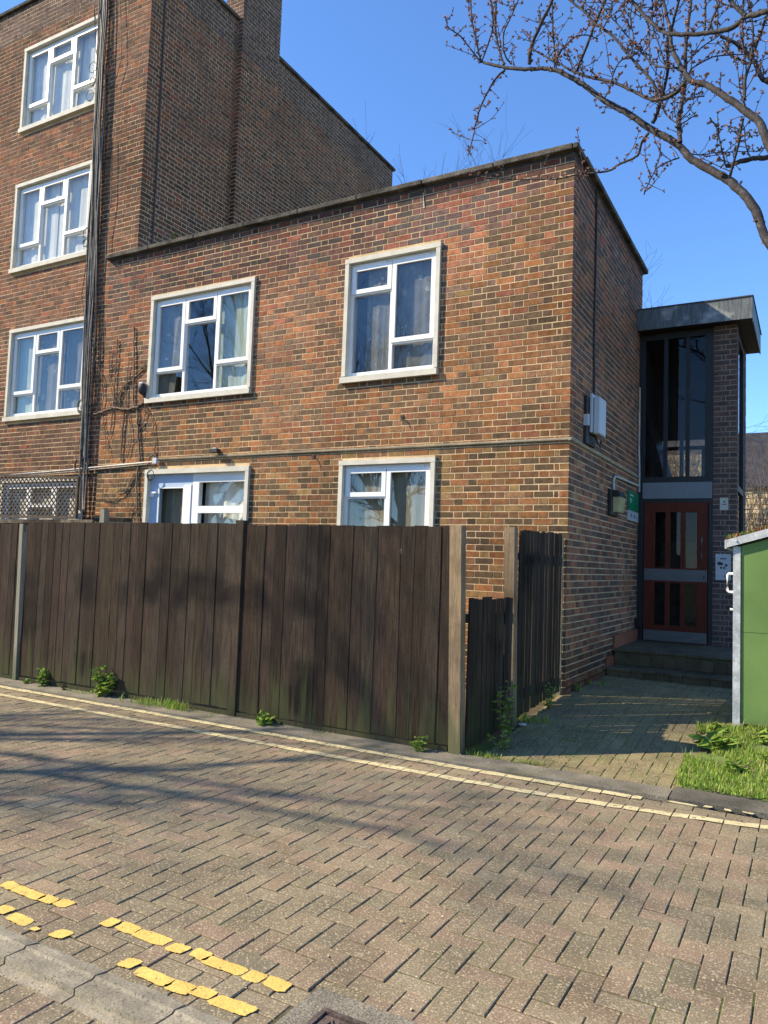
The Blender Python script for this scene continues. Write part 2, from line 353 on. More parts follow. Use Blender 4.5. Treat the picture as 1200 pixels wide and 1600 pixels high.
# flush kerb strip below the fence and across the path mouth, dark patch at the verge
b = MB(); n = 60
for i in range(n):
    xa = -14 + i * (1.42 + 14) / n; xb = -14 + (i + 1) * (1.42 + 14) / n
    ya = -2.5 + (0.035 * max(xa, 0)); yb = -2.5 + 0.035 * max(xb, 0); ja = 0.012 * mnoise.noise(Vector((xa * 3, 0, 0))); jb = 0.012 * mnoise.noise(Vector((xb * 3, 0, 0)))
    b.polys([(xa, ya + ja, -0.02), (xb, yb + jb, -0.02), (xb, yb + jb, 0.012), (xa, ya + ja, 0.012), (xb, -2.24, 0.022), (xa, -2.24, 0.022)], [(0, 1, 2, 3), (3, 2, 4, 5)])
kst = struct(b.build('kerb_strip', 'tarmac'))
b = MB()
for i in range(16):
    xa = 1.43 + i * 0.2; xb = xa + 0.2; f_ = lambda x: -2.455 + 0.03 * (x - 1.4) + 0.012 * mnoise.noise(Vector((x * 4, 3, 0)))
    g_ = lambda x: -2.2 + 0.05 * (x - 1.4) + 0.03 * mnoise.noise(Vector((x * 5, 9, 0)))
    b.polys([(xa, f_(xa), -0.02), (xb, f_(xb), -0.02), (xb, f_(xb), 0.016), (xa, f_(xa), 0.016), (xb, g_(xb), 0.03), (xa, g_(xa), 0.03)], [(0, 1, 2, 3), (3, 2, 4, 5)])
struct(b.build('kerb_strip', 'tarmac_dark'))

# near kerb: dished concrete blocks, chipped at the joints, and the pavement beyond
kb = struct(empty('kerb', (0, -6.1, 0)))
def kerb_block(x0, x1, sd):
    r = random.Random(sd); bm = bmesh.new(); prof = [(-6.003, -0.03), (-6.004, 0.004), (-6.02, 0.014), (-6.088, 0.021), (-6.1, 0.013), (-6.198, 0.017), (-6.204, -0.008), (-6.262, -0.01), (-6.266, -0.03)]
    nx = 7; grid = []
    for i in range(nx):
        t = i / (nx - 1); row = []
        for k, (y, z) in enumerate(prof):
            e = (0.008 * r.random() if k in (1, 2) else 0.001 * r.random()) if i in (0, nx - 1) and 0 < k < 8 else 0
            x = x0 + (x1 - x0) * t + (e if i == 0 else -e if i == nx - 1 else 0)
            row.append(bm.verts.new((x, -6.0 + (y + 6.0) * .8 + 6.1 + (0.006 * r.uniform(-1, 1) if k in (1, 2, 6, 7) else 0), z - (e * 0.9 if k in (2, 3, 5) else 0))))
        grid.append(row)
    for i in range(nx - 1):
        for k in range(len(prof) - 1): bm.faces.new((grid[i][k], grid[i + 1][k], grid[i + 1][k + 1], grid[i][k + 1]))
    for row in (grid[0], grid[-1]): bm.faces.new(row)
    b = MB(); b.addbm(bm); o = b.build('kerb_block', 'kerb', kb)
x = -0.37 - 0.39 * 12
for k in range(30): kerb_block(x + 0.004, x + 0.386, k); x += 0.39
b = MB(); b.box(-40, -9.5, -0.06, 25, -7.0, -0.012); b.box(-40, -7.0, -0.06, 25, -6.0, -0.02); pave = struct(b.build('pavement', 'paving'))
rr = []
x = -6
while x < 2.5:
    for y0 in (-6.417, -6.617, -6.817): rr.append(((x, y0, x + 0.1, y0 + 0.2), True))
    x += 0.1
for k, (q, wh) in enumerate(rr):
    x0, y0, x1, y1 = q
    if -0.9 < x0 < 0.5 and y0 > -6.45: put('paver', rng.choice(PM[1]), pave, ((x0 + x1) / 2, (y0 + y1) / 2, -0.004))
rest = MB()
for q, wh in rr:
    if not (-0.9 < q[0] < 0.5 and q[1] > -6.45): paver_into(rest, *q, lambda y: -0.004, jit(rng.choice(PAV), 0.12))
rest.build('paver_field', 'paver', pave, kind='stuff')

# sloping block path from the road up to the entrance steps
b = MB(); pr = [(-2.26, gz(-2.26) - .0055), (0.0, gz(0) - .0055), (3.0, gz(3) - .0055)]
for (ya, za), (yb, zb) in zip(pr, pr[1:]): b.face([(-0.3, ya, za), (2.2, ya, za), (2.2, yb, zb), (-0.3, yb, zb)])
path = struct(b.build('path', 'joint'))
pr = [r for r in herring(-0.05, 1.95, -2.24, 1.76) if not (r[0][0] > 1.42 and r[0][1] < -0.75)]
PAVM = [(0.2, 0.165, 0.078), (0.215, 0.165, 0.085), (0.18, 0.155, 0.07), (0.225, 0.178, 0.09)]      # damp, mossy blocks
lay(path, pr, lambda y: gz(y), 300, 0.1, {0: paver_meshes(14, 0.2, 0.1, PAVM), 1: paver_meshes(14, 0.1, 0.2, PAVM)}, PAVM)

# grass verge beside the bike store
b = MB(); N = 14
def vz(x, y): return gz(y) + 0.02 + 0.035 * mnoise.noise(Vector((x * 2.3, y * 2.3, 1))) + 0.03 * min(1, max(0, (x - 1.45) * 2))
def vx0(y): return 1.43 + 0.06 * mnoise.noise(Vector((0, y * 2.5, 4)))
for i in range(N):
    for j in range(N):
        def Q(i, j):
            y = -2.23 + (-0.66 + 2.23) * j / N; x = vx0(y) + (4.6 - vx0(y)) * (i / N) ** 1.5; return (x, y, vz(x, y) - (0.05 if i == 0 or j in (0,) else 0))
        b.face([Q(i, j), Q(i + 1, j), Q(i + 1, j + 1), Q(i, j + 1)])
struct(b.build('verge', 'soil', smooth=True))
def blades(b, n, place, h0, h1, cols, r=rng, w=0.0035):
    for _ in range(n):
        x, y, z = place(); h = r.uniform(h0, h1); a = r.uniform(0, 6.283); lean = r.uniform(0.1, 0.7) * h; d = Vector((math.cos(a), math.sin(a), 0)); s = Vector((-d.y, d.x, 0)) * w * r.uniform(.7, 1.6)
        p0 = Vector((x, y, z - 0.005)); p1 = p0 + d * lean * 0.35 + Vector((0, 0, h * 0.65)); p2 = p0 + d * lean + Vector((0, 0, h))
        c = jit(r.choice(cols), 0.25, r)
        i = len(b.v); b.v += [(p0 - s)[:], (p0 + s)[:], (p1 + s * .7)[:], (p1 - s * .7)[:], p2[:]]
        b.f += [(i, i + 1, i + 2, i + 3), (i + 3, i + 2, i + 4)]; b.c += [c, c]
GR = [(0.24, 0.37, 0.045), (0.18, 0.31, 0.035), (0.3, 0.4, 0.06), (0.34, 0.35, 0.1)]
b = MB()
def vplace():
    while True:
        y = rng.uniform(-2.22, -0.62); x = vx0(y) - 0.02 + rng.random() ** 1.3 * 1.5
        if mnoise.noise(Vector((x * 3.1, y * 3.1, 7))) > -0.22 and rng.random() < min(1, 0.35 + (x - vx0(y)) * 3 + (y + 2.2) * .5): return x, y, vz(x, y)
blades(b, 16000, vplace, 0.01, 0.055, GR, w=0.0028)
blades(b, 450, vplace, 0.05, 0.12, GR + [(.4, .34, .16)], w=0.0026)
blades(b, 500, lambda: (1.43 + rng.gauss(0, .05), (lambda y: y)(rng.uniform(-2.2, -.8)), gz(-1.5)), 0.01, 0.04, GR, w=0.0028) if False else None
tag(b.build('grass', 'grass', kind='stuff'), 'bright green grass on the verge in front of the green store', 'grass')

# ================================================================ BUILDINGS
CO = 0.075; BH = 0.0642
DK, BR, OR, RD, YL, GY = (0.135, 0.08, 0.055), (0.225, 0.106, 0.066), (0.3, 0.122, 0.062), (0.255, 0.095, 0.06), (0.29, 0.16, 0.082), (0.175, 0.097, 0.067)
def brick_low(u, z, r):
    """mixed stocks: sooty purple under the coping, orange and near-black lower down"""
    t = mnoise.noise(Vector((u * 0.35, z * 0.5, 2.2))); k = r.random() + t * 0.25
    if z > 5.45: c = [GY, (0.125, 0.072, 0.058), (0.17, 0.082, 0.062), RD, (0.1, 0.075, 0.06)][int(r.random() * 5)]
    elif z < 2.95: c = DK if k < 0.36 else BR if k < 0.6 else OR if k < 0.9 else YL
    else: c = DK if k < 0.2 else GY if k < 0.4 else BR if k < 0.62 else OR if k < 0.9 else RD
    t = 1 if u > 30 else min(1, max(0, (z - 3.0) / 2.6)); c = (c[0] * (1.03 - .07 * t), c[1] * (1.12 - .14 * t), c[2] * (.92 + .12 * t))      # ochre low down, plum higher up; side face plum throughout, tinted for its shade
    w = 1 + 0.5 * mnoise.noise(Vector((u * 0.22, z * 1.1, 5.5))) + 0.3 * mnoise.noise(Vector((u * 1.1, z * 0.35, 1.5))); c = tuple(v * max(.6, min(1.3, w)) for v in c)      # weathering in broad patches
    for h in (W2, W3, G3):          # run-off below the sills
        if h[0] - .05 < u < h[1] + .05 and h[2] - .6 < z < h[2]: q = .72 + .28 * (h[2] - z) / .6; c = tuple(v * q for v in c)
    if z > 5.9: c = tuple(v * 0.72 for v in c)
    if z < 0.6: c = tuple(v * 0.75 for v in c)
    return jit(c, 0.16, r)
def brick_tower(u, z, r):
    k = r.random() + 0.03 + mnoise.noise(Vector((u * 0.4, z * 0.4, 9))) * 0.2
    c = DK if k < 0.2 else GY if k < 0.56 else BR if k < 0.92 else RD if k < 0.98 else OR
    w = 0.8 + 0.4 * mnoise.noise(Vector((u * 0.3, z * 0.5, 3.5))); c = tuple(v * max(.55, min(1.2, w)) for v in c)
    if z > 10.7: c = jit((0.13, 0.085, 0.07), .2, r)
    return jit(c, 0.14, r)
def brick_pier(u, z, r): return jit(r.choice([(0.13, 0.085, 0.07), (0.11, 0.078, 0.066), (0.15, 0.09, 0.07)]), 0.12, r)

def bond(L, row, closer=True):
    """Flemish bond along a wall of length L, starting at the quoin"""
    s = 0.0; out = []; k = 0
    seq = [(0.215, 's'), (0.1025, 'h')] if row % 2 == 0 else [(0.1025, 'h'), (0.215, 's')]
    if row % 2 and closer: out += [(0, 0.1025), (0.1125, 0.1125 + 0.04625)]; s = 0.16875; seq = [(0.215, 's'), (0.1025, 'h')]
    while s < L - 0.02:
        w = seq[k % 2][0]; out.append((s, min(s + w, L))); s += w + 0.01; k += 1
    return out
def brick_into(b, frame, a, c, z0, z1, col, r, proud=0.0):
    O, U, Nn = frame; pr = 0.0005 + proud + r.uniform(-0.001, 0.0022); e = 0.0016; j = lambda: r.uniform(-0.0016, 0.0016)
    P = lambda u, n, z: (O[0] + U[0] * u + Nn[0] * n, O[1] + U[1] * u + Nn[1] * n, z)
    back = [P(a, -0.006, z0), P(c, -0.006, z0), P(c, -0.006, z1), P(a, -0.006, z1)]
    front = [P(a + e + j(), pr, z0 + e + j()), P(c - e + j(), pr, z0 + e + j()), P(c - e + j(), pr, z1 - e + j()), P(a + e + j(), pr, z1 - e + j())]
    b.polys(back + front, [(4, 5, 6, 7)] + [(k, (k + 1) % 4, (k + 1) % 4 + 4, k + 4) for k in range(4)], col)
def brick_block(parent, faces, colour, most, sd):
    """faces: (origin, u, normal, length, z0, z1, holes, plinth_top). The largest-looking whole bricks become parts of their own, the rest one joined part."""
    r = random.Random(sd); todo = []
    for O, U, Nn, L, z0, z1, holes, pl in faces:
        row = 0; z = z0
        while z < z1 - 0.03:
            for a, c in bond(L, row):
                segs = [(a, c)]
                for h0, h1, hz0, hz1 in holes:
                    if z + BH > hz0 and z < hz1:
                        new = []
                        for p, q in segs:
                            if q <= h0 or p >= h1: new.append((p, q)); continue
                            if h0 - p > 0.015: new.append((p, h0))
                            if q - h1 > 0.015: new.append((h1, q))
                        segs = new
                for p, q in segs:
                    zz = min(z + BH, z1); whole = (p, q) == (a, c) and zz == z + BH and c - a > 0.08
                    um = (p + q) / 2; w = Vector((O[0] + U[0] * um, O[1] + U[1] * um, z + BH / 2)); d = w - CAM
                    vis = (q - p) * abs(d.normalized().dot(Vector((*Nn, 0)))) / d.length_squared if whole and seen(w.x, w.y, w.z) else -1
                    if w.z < 1.95 and w.x < -0.62 and Nn[1] < 0: vis = -1      # behind the fence
                    if d.dot(Vector((*Nn, 0))) > 0: vis = -1
                    todo.append((vis, (O, U, Nn), p, q, z, zz, 0.022 if z < pl else 0.0))
            z += CO; row += 1
    todo.sort(key=lambda t: -t[0]); rest = MB(); cache = {}
    for k, (vis, fr, p, q, z, zz, pd) in enumerate(todo):
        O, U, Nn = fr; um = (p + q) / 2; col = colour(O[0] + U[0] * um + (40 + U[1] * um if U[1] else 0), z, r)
        if k < most and vis > 0:
            kind = (round(q - p, 3), U, Nn, pd, min(range(6), key=lambda i: 0))
            # share mesh data between bricks of one size, facing and similar colour
            ck = (round(q - p, 3), U, pd, tuple(int(v * 22) for v in col))
            if ck not in cache:
                b = MB(); brick_into(b, ((0, 0), U, Nn), -(q - p) / 2, (q - p) / 2, -BH / 2, BH / 2, col, r, pd); cache[ck] = b.mesh('brick', 'brick')
            put('brick', cache[ck], parent, (O[0] + U[0] * um, O[1] + U[1] * um, z + BH / 2))
        else: brick_into(rest, fr, p, q, z, zz, col, r, pd)
    rest.build('brickwork', 'brick', parent, kind='stuff')

def holed(b, O, U, L, z0, z1, holes):
    """wall sheet with rectangular openings"""
    us = sorted({0, L} | {h for H in holes for h in H[:2]}); zs = sorted({z0, z1} | {h for H in holes for h in H[2:]})
    us = [u for u in us if 0 <= u <= L]; zs = [z for z in zs if z0 <= z <= z1]
    P = lambda u, z: (O[0] + U[0] * u, O[1] + U[1] * u, z)
    for u0, u1 in zip(us, us[1:]):
        for q0, q1 in zip(zs, zs[1:]):
            if any(h0 < (u0 + u1) / 2 < h1 and k0 < (q0 + q1) / 2 < k1 for h0, h1, k0, k1 in holes): continue
            b.face([P(u0, q0), P(u1, q0), P(u1, q1), P(u0, q1)])

def curtain(parent, x0, x1, z0, z1, y, mt, amp=0.025, waves=14, sd=1, gather=0.0):
    r = random.Random(sd); b = MB(); n = max(8, int((x1 - x0) * 40)); ph = r.uniform(0, 6)
    prev = None; vs = []
    for i in range(n + 1):
        t = i / n; x = x0 + (x1 - x0) * t; w = math.sin(t * waves + ph) + 0.5 * math.sin(t * waves * 2.3 + ph * 2)
        vs.append(((x, y + amp * w, z1), (x0 + (x1 - x0) * t * (1 - gather), y + amp * w * 1.5, z0)))
    for (a, c), (d, e) in zip(vs, vs[1:]): b.face([c, e, d, a])
    return b.build('curtain', mt, parent, smooth=True)

def bars(b, x0, x1, z0, z1, w, y0, y1, wt=None, wb=None):
    """rectangular frame butted end to end"""
    wt = w if wt is None else wt; wb = w if wb is None else wb
    b.box(x0, y0, z0, x1, y1, z0 + wb); b.box(x0, y0, z1 - wt, x1, y1, z1)
    b.box(x0, y0, z0 + wb, x0 + w, y1, z1 - wt); b.box(x1 - w, y0, z0 + wb, x1, y1, z1 - wt)
def pane(parent, x0, x1, z0, z1, y, mt='glass', name='pane'):
    b = MB(); b.box(x0, y, z0, x1, y + 0.006, z1); return b.build(name, mt, parent)

def window(parent, X0, X1, Z0, Z1, yf, lights, drapes, sd, vents=True, ajar=None):
    """stone surround standing proud of the brick, white plastic frame, opening casements and fixed panes.
    lights: list of columns (share, [(share from the top, 'c'asement or 'f'ixed)...])"""
    b = MB(); f0 = yf - 0.042
    b.box(X0, f0, Z0 + 0.09, X0 + 0.055, yf + 0.2, Z1 - 0.06); b.box(X1 - 0.055, f0, Z0 + 0.09, X1, yf + 0.2, Z1 - 0.06)
    b.box(X0 - 0.004, f0 - 0.003, Z1 - 0.06, X1 + 0.004, yf + 0.2, Z1)
    sl = [(yf - 0.062, Z0), (yf + 0.2, Z0), (yf + 0.2, Z0 + 0.09), (yf + 0.02, Z0 + 0.09), (yf - 0.062, Z0 + 0.074)]
    b.prism(sl, 'x', X0 - 0.012, X1 + 0.004)
    win = b.build('window', 'render_trim', parent)
    x0, x1, z0, z1 = X0 + 0.055, X1 - 0.055, Z0 + 0.09, Z1 - 0.06
    fr = MB(); ya, yb = yf + 0.035, yf + 0.1
    W = 0.042; bars(fr, x0, x1, z0, z1, W, ya, yb, 0.06, 0.05)
    ix0, ix1, iz0, iz1 = x0 + W, x1 - W, z0 + 0.05, z1 - 0.06
    tot = ix1 - ix0; cx = ix0
    for ci, (share, cells) in enumerate(lights):
        cw = tot * share; a = cx; c = cx + cw
        if ci: a += 0.022
        if ci < len(lights) - 1: c -= 0.022; fr.box(c, ya, iz0, c + 0.044, yb, iz1)
        zt = iz1; hh = iz1 - iz0
        for k, (sh, kind) in enumerate(cells):
            zb = zt - hh * sh; e = zb + (0.018 if k < len(cells) - 1 else 0); t = zt - (0.018 if k else 0)
            if k < len(cells) - 1: fr.box(a, ya, zb - 0.018, c, yb, zb + 0.018)
            if kind == 'c':
                cb = MB(); o = 0.014
                bars(cb, a - o, c + o, e - o, t + o, 0.055, ya - 0.022, ya + 0.012)
                ca = cb.build('casement', 'upvc', win)
                bar_in = 0.055 - o
                gp = pane(win, a + bar_in, c - bar_in, e + bar_in, t - bar_in, ya + 0.0)
            elif kind == 'p':
                pane(win, a, c, e, t, ya + 0.02, 'vent', 'panel')
            else: pane(win, a, c, e, t, ya + 0.025)
            zt = zb
        if vents and (ci != 1 or len(lights) == 2):
            vb = MB(); vb.box(a + cw * .12, ya - 0.02, z1 - 0.045, c - cw * .12, ya - 0.001, z1 - 0.022); vb.build('trickle_vent', 'vent', win)
        cx += cw
    fr.build('frame', 'upvc', win)
    for k, (t0, t1, mt, gt) in enumerate(drapes):
        curtain(win, x0 + (x1 - x0) * t0, x0 + (x1 - x0) * t1, z0 - .02, z1 + .0, yf + 0.118 + 0.012 * k, mt, 0.005, 8 + 16 * (t1 - t0), sd + k, gt)
    return win
L3 = [(0.315, [(0.76, 'c'), (0.24, 'f')]), (0.34, [(0.27, 'c'), (0.73, 'f')]), (0.345, [(0.75, 'c'), (0.25, 'f')])]
L2 = [(0.49, [(0.25, 'c'), (0.75, 'f')]), (0.51, [(0.76, 'c'), (0.24, 'f')])]
sh = lambda h, e=0.02: (h[0] + e, h[1] - e, h[2] + e, h[3] - e)

# ---------------------------------------------------------------- low two-storey building
low = tag(empty('low_building', (0, 0, 0.23)), 'two-storey mixed brick block with flat coping and white windows, its corner nearest the camera', 'building')
low.location = (0, 0, 0)
W2 = (-6.41, -4.43, 3.80, 5.435); W3 = (-2.945, -1.598, 3.805, 5.422); G3 = (-2.925, -1.585, 1.2, 2.815); G2 = (-6.34, -4.38, 0.3, 2.80)
LX = -7.42; TOP = 6.142
def uA(h): return (-h[1], -h[0], h[2], h[3])          # face A measured leftwards from the corner
holesA = [sh(uA(h)) for h in (W2, W3, G3, G2)]
b = MB()
holed(b, (0, 0.0022), (-1, 0), 7.42, -0.02, TOP, holesA)
b.face([(-0.0022, 0.0022, -0.02), (-0.0022, 3.9, -0.02), (-0.0022, 3.9, TOP), (-0.0022, 0.0022, TOP)])
b.face([(LX, 3.9, -0.02), (0, 3.9, -0.02), (0, 3.9, TOP), (LX, 3.9, TOP)])
b.face([(LX, 0, -0.02), (LX, 3.9, -0.02), (LX, 3.9, TOP), (LX, 0, TOP)])
b.face([(LX, 0, 6.0), (0, 0, 6.0), (0, 3.9, 6.0), (LX, 3.9, 6.0)]); b.face([(LX, 0, 3.1), (0, 0, 3.1), (0, 3.9, 3.1), (LX, 3.9, 3.1)])
b.build('wall', 'mortar', low)
faceA = ((0, 0), (-1, 0), (0, -1), 7.42, 0.0, TOP, holesA, -1)
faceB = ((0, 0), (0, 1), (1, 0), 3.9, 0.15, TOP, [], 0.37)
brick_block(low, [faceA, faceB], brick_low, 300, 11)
# dark interior rooms behind the windows
b = MB(); b.box(LX + .1, 1.6, 0.0, -0.1, 1.7, 6.0); b.build('room_wall', 'room', low)
# coping stones, each with its joint
x = -7.44
while x < 0.06:
    w = min(0.93, 0.064 - x); bx('coping_stone', 'coping', low, x + 0.004, -0.088 + rng.uniform(-.003, .003), TOP + 0.03, x + w - 0.004, 0.24, 6.238 + rng.uniform(-.003, .003), bev=0.008); x += w
y = 0.245
while y < 3.96:
    w = min(0.93, 3.965 - y); bx('coping_stone', 'coping', low, -0.24, y + 0.004, TOP + 0.03, 0.075 + rng.uniform(-.003, .003), y + w - 0.004, 6.236 + rng.uniform(-.003, .003), bev=0.008); y += w
b = MB(); b.box(LX, -0.008, TOP + .001, 0.008, .2, TOP + .029); b.box(-.2, .2, TOP + .001, 0.008, 3.9, TOP + .029); b.build('coping_shade_strip', 'slate', low)  # dark strip added under the coping, standing in for its shade
# thin ledge at first-floor level
b = MB(); pf = [(0.002, 2.935), (-0.03, 2.945), (-0.034, 2.962), (0.002, 2.972)]
b.prism(pf, 'x', -6.1, 0.03); b.prism([(-p - 0.0, z) for p, z in pf], 'y', -0.03, 3.72); b.build('ledge', 'ledge', low)
window(low, *W2, 0.0, L3, [(0.0, 0.3, 'curtain_grey', 0.4), (0.62, 1.0, 'curtain_teal', 0)], 21)
window(low, *W3, 0.0, L2, [(0.17, 0.55, 'curtain_grey', .05), (0.5, 1.0, 'curtain_grey', 0)], 22)
window(low, *G3, 0.0, L2, [(0.0, 1.0, 'curtain_beige', 0)], 23)
# ground-floor door beside a window, in one surround
b = MB(); X0, X1, Z0, Z1 = G2; f0 = -0.042
b.box(X0, f0, Z0, X0 + 0.06, 0.2, Z1 - 0.07); b.box(X1 - 0.06, f0, Z0, X1, 0.2, Z1 - 0.07); b.box(X0 - 0.004, f0 - 0.003, Z1 - 0.07, X1 + 0.004, 0.2, Z1)
win = b.build('window', 'render_trim', low)
xm = X0 + 0.06 + 0.86
b = MB(); b.box(xm - 0.03, 0.035, Z0, xm + 0.03, 0.11, Z1 - 0.07); b.box(xm + 0.03, 0.035, Z1 - 0.2, X1 - 0.06, 0.11, Z1 - 0.07)
b.box(xm + 0.03, 0.035, 2.16, X1 - 0.06, 0.11, 2.26); b.box(X1 - 0.1, 0.035, Z0, X1 - 0.06, 0.11, 2.16); b.box(X1 - 0.1, 0.035, 2.26, X1 - 0.06, 0.11, Z1 - 0.2); b.box(xm + 0.03, 0.035, Z0, X1 - 0.1, 0.11, 1.0)
b.box(xm + .03, .035, 2.26, xm + .09, .11, Z1 - .2); b.box(xm + .03, .035, 1.0, xm + .09, .11, 2.16)
b.build('frame', 'upvc', win)
pane(win, xm + 0.09, X1 - 0.1, 2.26, Z1 - 0.2, 0.06); pane(win, xm + 0.09, X1 - 0.1, 1.0, 2.16, 0.06)
b = MB(); bars(b, X0 + 0.06, xm - 0.03, Z0, Z1 - 0.07, 0.17, 0.04, 0.1, 0.2, 0.2)
dr = b.build('door', 'upvc_grey', low); b = MB(); b.box(X0 + .23, .06, 1.2, xm - .2, .066, 2.53); b.build('pane', 'glass', dr)
b = MB(); b.box(xm - .2, .06, .5, X0 + .23, .08, 1.2); b.build('panel', 'upvc_grey', dr)
b = MB(); bars(b, X0 + 0.225, xm - 0.195, 1.19, 2.535, 0.014, 0.03, 0.045); b.box(xm - .195, .025, .6, xm - .05, .039, 2.57); b.build('bead', 'upvc', dr)
b = MB(); b.box(X0 + 0.075, 0.0, 2.40, X0 + 0.13, 0.04, 2.46); b.box(X0 + .08, -.005, 2.45, X0 + .2, .02, 2.475); b.build('hinge', 'upvc', dr)
curtain(win, X0 + 0.1, xm, Z0, Z1 - .1, 0.19, 'curtain_beige', 0.012, 14, 31); curtain(win, xm + 0.05, X1 - 0.1, Z0, Z1 - .1, 0.22, 'curtain', 0.012, 16, 33)

# ---------------------------------------------------------------- tall building
tall = tag(empty('tall_building', (-6.85, 0.03, 0)), 'four-storey brown brick block with chimney, rising behind the low block at left', 'building'); tall.location = (0, 0, 0)
TX = -6.85; YF = 0.03; TT = 11.342
T1 = (-9.96, -7.99, 8.915, 10.478); T2 = (-9.955, -7.965, 6.362, 7.965); T3 = (-9.845, -7.862, 3.735, 5.345); T4 = (-9.8, -7.74, 1.15, 2.74)
uT = lambda h: (TX - h[1], TX - h[0], h[2], h[3])
holesT = [sh(uT(h)) for h in (T1, T2, T3, T4)]
b = MB(); holed(b, (TX, YF + 0.0022), (-1, 0), 7.0, -0.02, TT, holesT)
b.face([(TX - 0.0022, YF, 5.9), (TX - 0.0022, 7.95, 5.9), (TX - 0.0022, 7.95, TT), (TX - 0.0022, YF, TT)])
b.face([(TX, 7.95, 0), (TX - 7, 7.95, 0), (TX - 7, 7.95, TT), (TX, 7.95, TT)]); b.face([(TX - 7, YF, 0), (TX - 7, 7.95, 0), (TX - 7, 7.95, TT), (TX - 7, YF, TT)])
for zf in (11.2, 8.4, 5.8, 3.1): b.face([(TX - 7, YF + .01, zf), (TX - .01, YF + .01, zf), (TX - .01, 7.95, zf), (TX - 7, 7.95, zf)])
b.box(TX - .3, 2.0522, 5.9, TX + 0.1178, 3.138, 12.95)
b.build('wall', 'mortar', tall)
b = MB(); b.box(TX - 6.9, 1.6, 0, TX - .1, 1.7, 11.2); b.build('room_wall', 'room', tall)
holeC = [(2.05 - YF, 3.17 - YF, 5.9, 12)]
brick_block(tall, [((TX, YF), (-1, 0), (0, -1), 4.6, 1.0, TT, holesT, -1), ((TX, YF), (0, 1), (1, 0), 7.92, 5.953, TT, holeC, -1),
                   ((TX + 0.12, 2.05), (0, 1), (1, 0), 1.09, 5.925, 12.95, [], -1), ((TX + 0.12, 2.05), (-1, 0), (0, -1), 0.42, 5.925, 12.95, [], -1)], brick_tower, 300, 12)
x = TX + 0.05 - 7.1
while x < TX + 0.05:
    w = min(0.93, TX + 0.055 - x); bx('coping_stone', 'coping', tall, x + 0.004, YF - 0.05, TT + 0.002, x + w - 0.004, YF + 0.25, TT + 0.07, bev=0.008); x += w
for y0, y1 in ((YF + 0.256, 2.045), (3.145, 8.02)):
    y = y0
    while y < y1 - 0.01:
        w = min(0.93, y1 - y); bx('coping_stone', 'coping', tall, TX - 0.25, y + 0.004, TT + 0.002, TX + 0.05, y + w - 0.004, TT + 0.07, bev=0.008); y += w
bx('chimney_cap', 'coping', tall, TX - 0.35, 2.0, 12.955, TX + 0.17, 3.19, 13.05, bev=0.01)
L3p = [(0.315, [(0.76, 'c'), (0.24, 'f')]), (0.34, [(0.24, 'c'), (0.76, 'f')]), (0.345, [(0.75, 'c'), (0.25, 'f')])]
window(tall, *T1, YF, L3p, [(0.0, 0.33, 'curtain', 0), (0.3, 0.7, 'curtain', .1), (0.66, 1.0, 'curtain', 0)], 41, vents=False)
window(tall, *T2, YF, L3, [(0.0, 0.5, 'curtain', 0), (0.5, 1.0, 'curtain', .1)], 42)
window(tall, *T3, YF, L3, [(0.0, 0.3, 'curtain_teal', 0), (0.3, 0.65, 'curtain_grey', 0), (.66, 1.0, 'curtain_grey', .4)], 43)
window(tall, *T4, YF, L3, [(0.0, 1.0, 'curtain', 0)], 44)
b = MB(); b.tube([(TX + 0.015, 0.3 + 0.01 * math.sin(z), z) for z in (6.2, 7.5, 9, 10.5, 11.4)], 0.011, 6); b.build('side_cable', 'cable', tall)

# ---------------------------------------------------------------- stair porch
por = tag(empty('entrance_porch', (0.7, 3.75, 0.5)), 'dark glazed stair porch with zinc roof edge, beside the shaded brick side wall', 'porch'); por.location = (0, 0, 0)
PY = 3.75; PB = 5.4; PR = 1.355; FL = 0.53
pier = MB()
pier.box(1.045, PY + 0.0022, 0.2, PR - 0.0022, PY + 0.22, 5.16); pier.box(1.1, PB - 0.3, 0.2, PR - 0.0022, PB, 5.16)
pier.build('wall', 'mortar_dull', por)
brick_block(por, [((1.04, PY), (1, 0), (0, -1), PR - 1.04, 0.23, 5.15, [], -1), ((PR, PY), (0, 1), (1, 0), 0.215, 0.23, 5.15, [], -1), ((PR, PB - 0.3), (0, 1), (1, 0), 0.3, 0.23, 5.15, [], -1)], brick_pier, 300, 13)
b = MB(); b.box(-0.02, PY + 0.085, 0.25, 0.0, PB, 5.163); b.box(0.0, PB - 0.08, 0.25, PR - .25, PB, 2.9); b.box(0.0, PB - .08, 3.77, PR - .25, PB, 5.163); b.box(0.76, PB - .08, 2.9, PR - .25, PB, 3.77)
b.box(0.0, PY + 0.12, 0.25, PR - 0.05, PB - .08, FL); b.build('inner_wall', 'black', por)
b = MB()        # back window frame
b.box(0.0, PB - .08, 3.6, 0.78, PB - .02, 3.66); b.box(0.36, PB - .08, 2.9, 0.42, PB - .02, 3.6); b.box(0.36, PB - .08, 3.66, 0.42, PB - .02, 3.77); b.box(.7, PB - .08, 2.9, .78, PB - .02, 3.6); b.build('back_window_frame', 'black', por)
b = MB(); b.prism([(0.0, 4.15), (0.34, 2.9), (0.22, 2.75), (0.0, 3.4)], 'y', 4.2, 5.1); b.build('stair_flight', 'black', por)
b = MB()
for k in range(9): b.box(0.12, 4.3 + k * 0.11, FL, 0.95, 4.41 + k * 0.11, FL + 0.17 * (k + 1), (0.08, 0.07, 0.06))
b.build('stairs', 'tile', por)
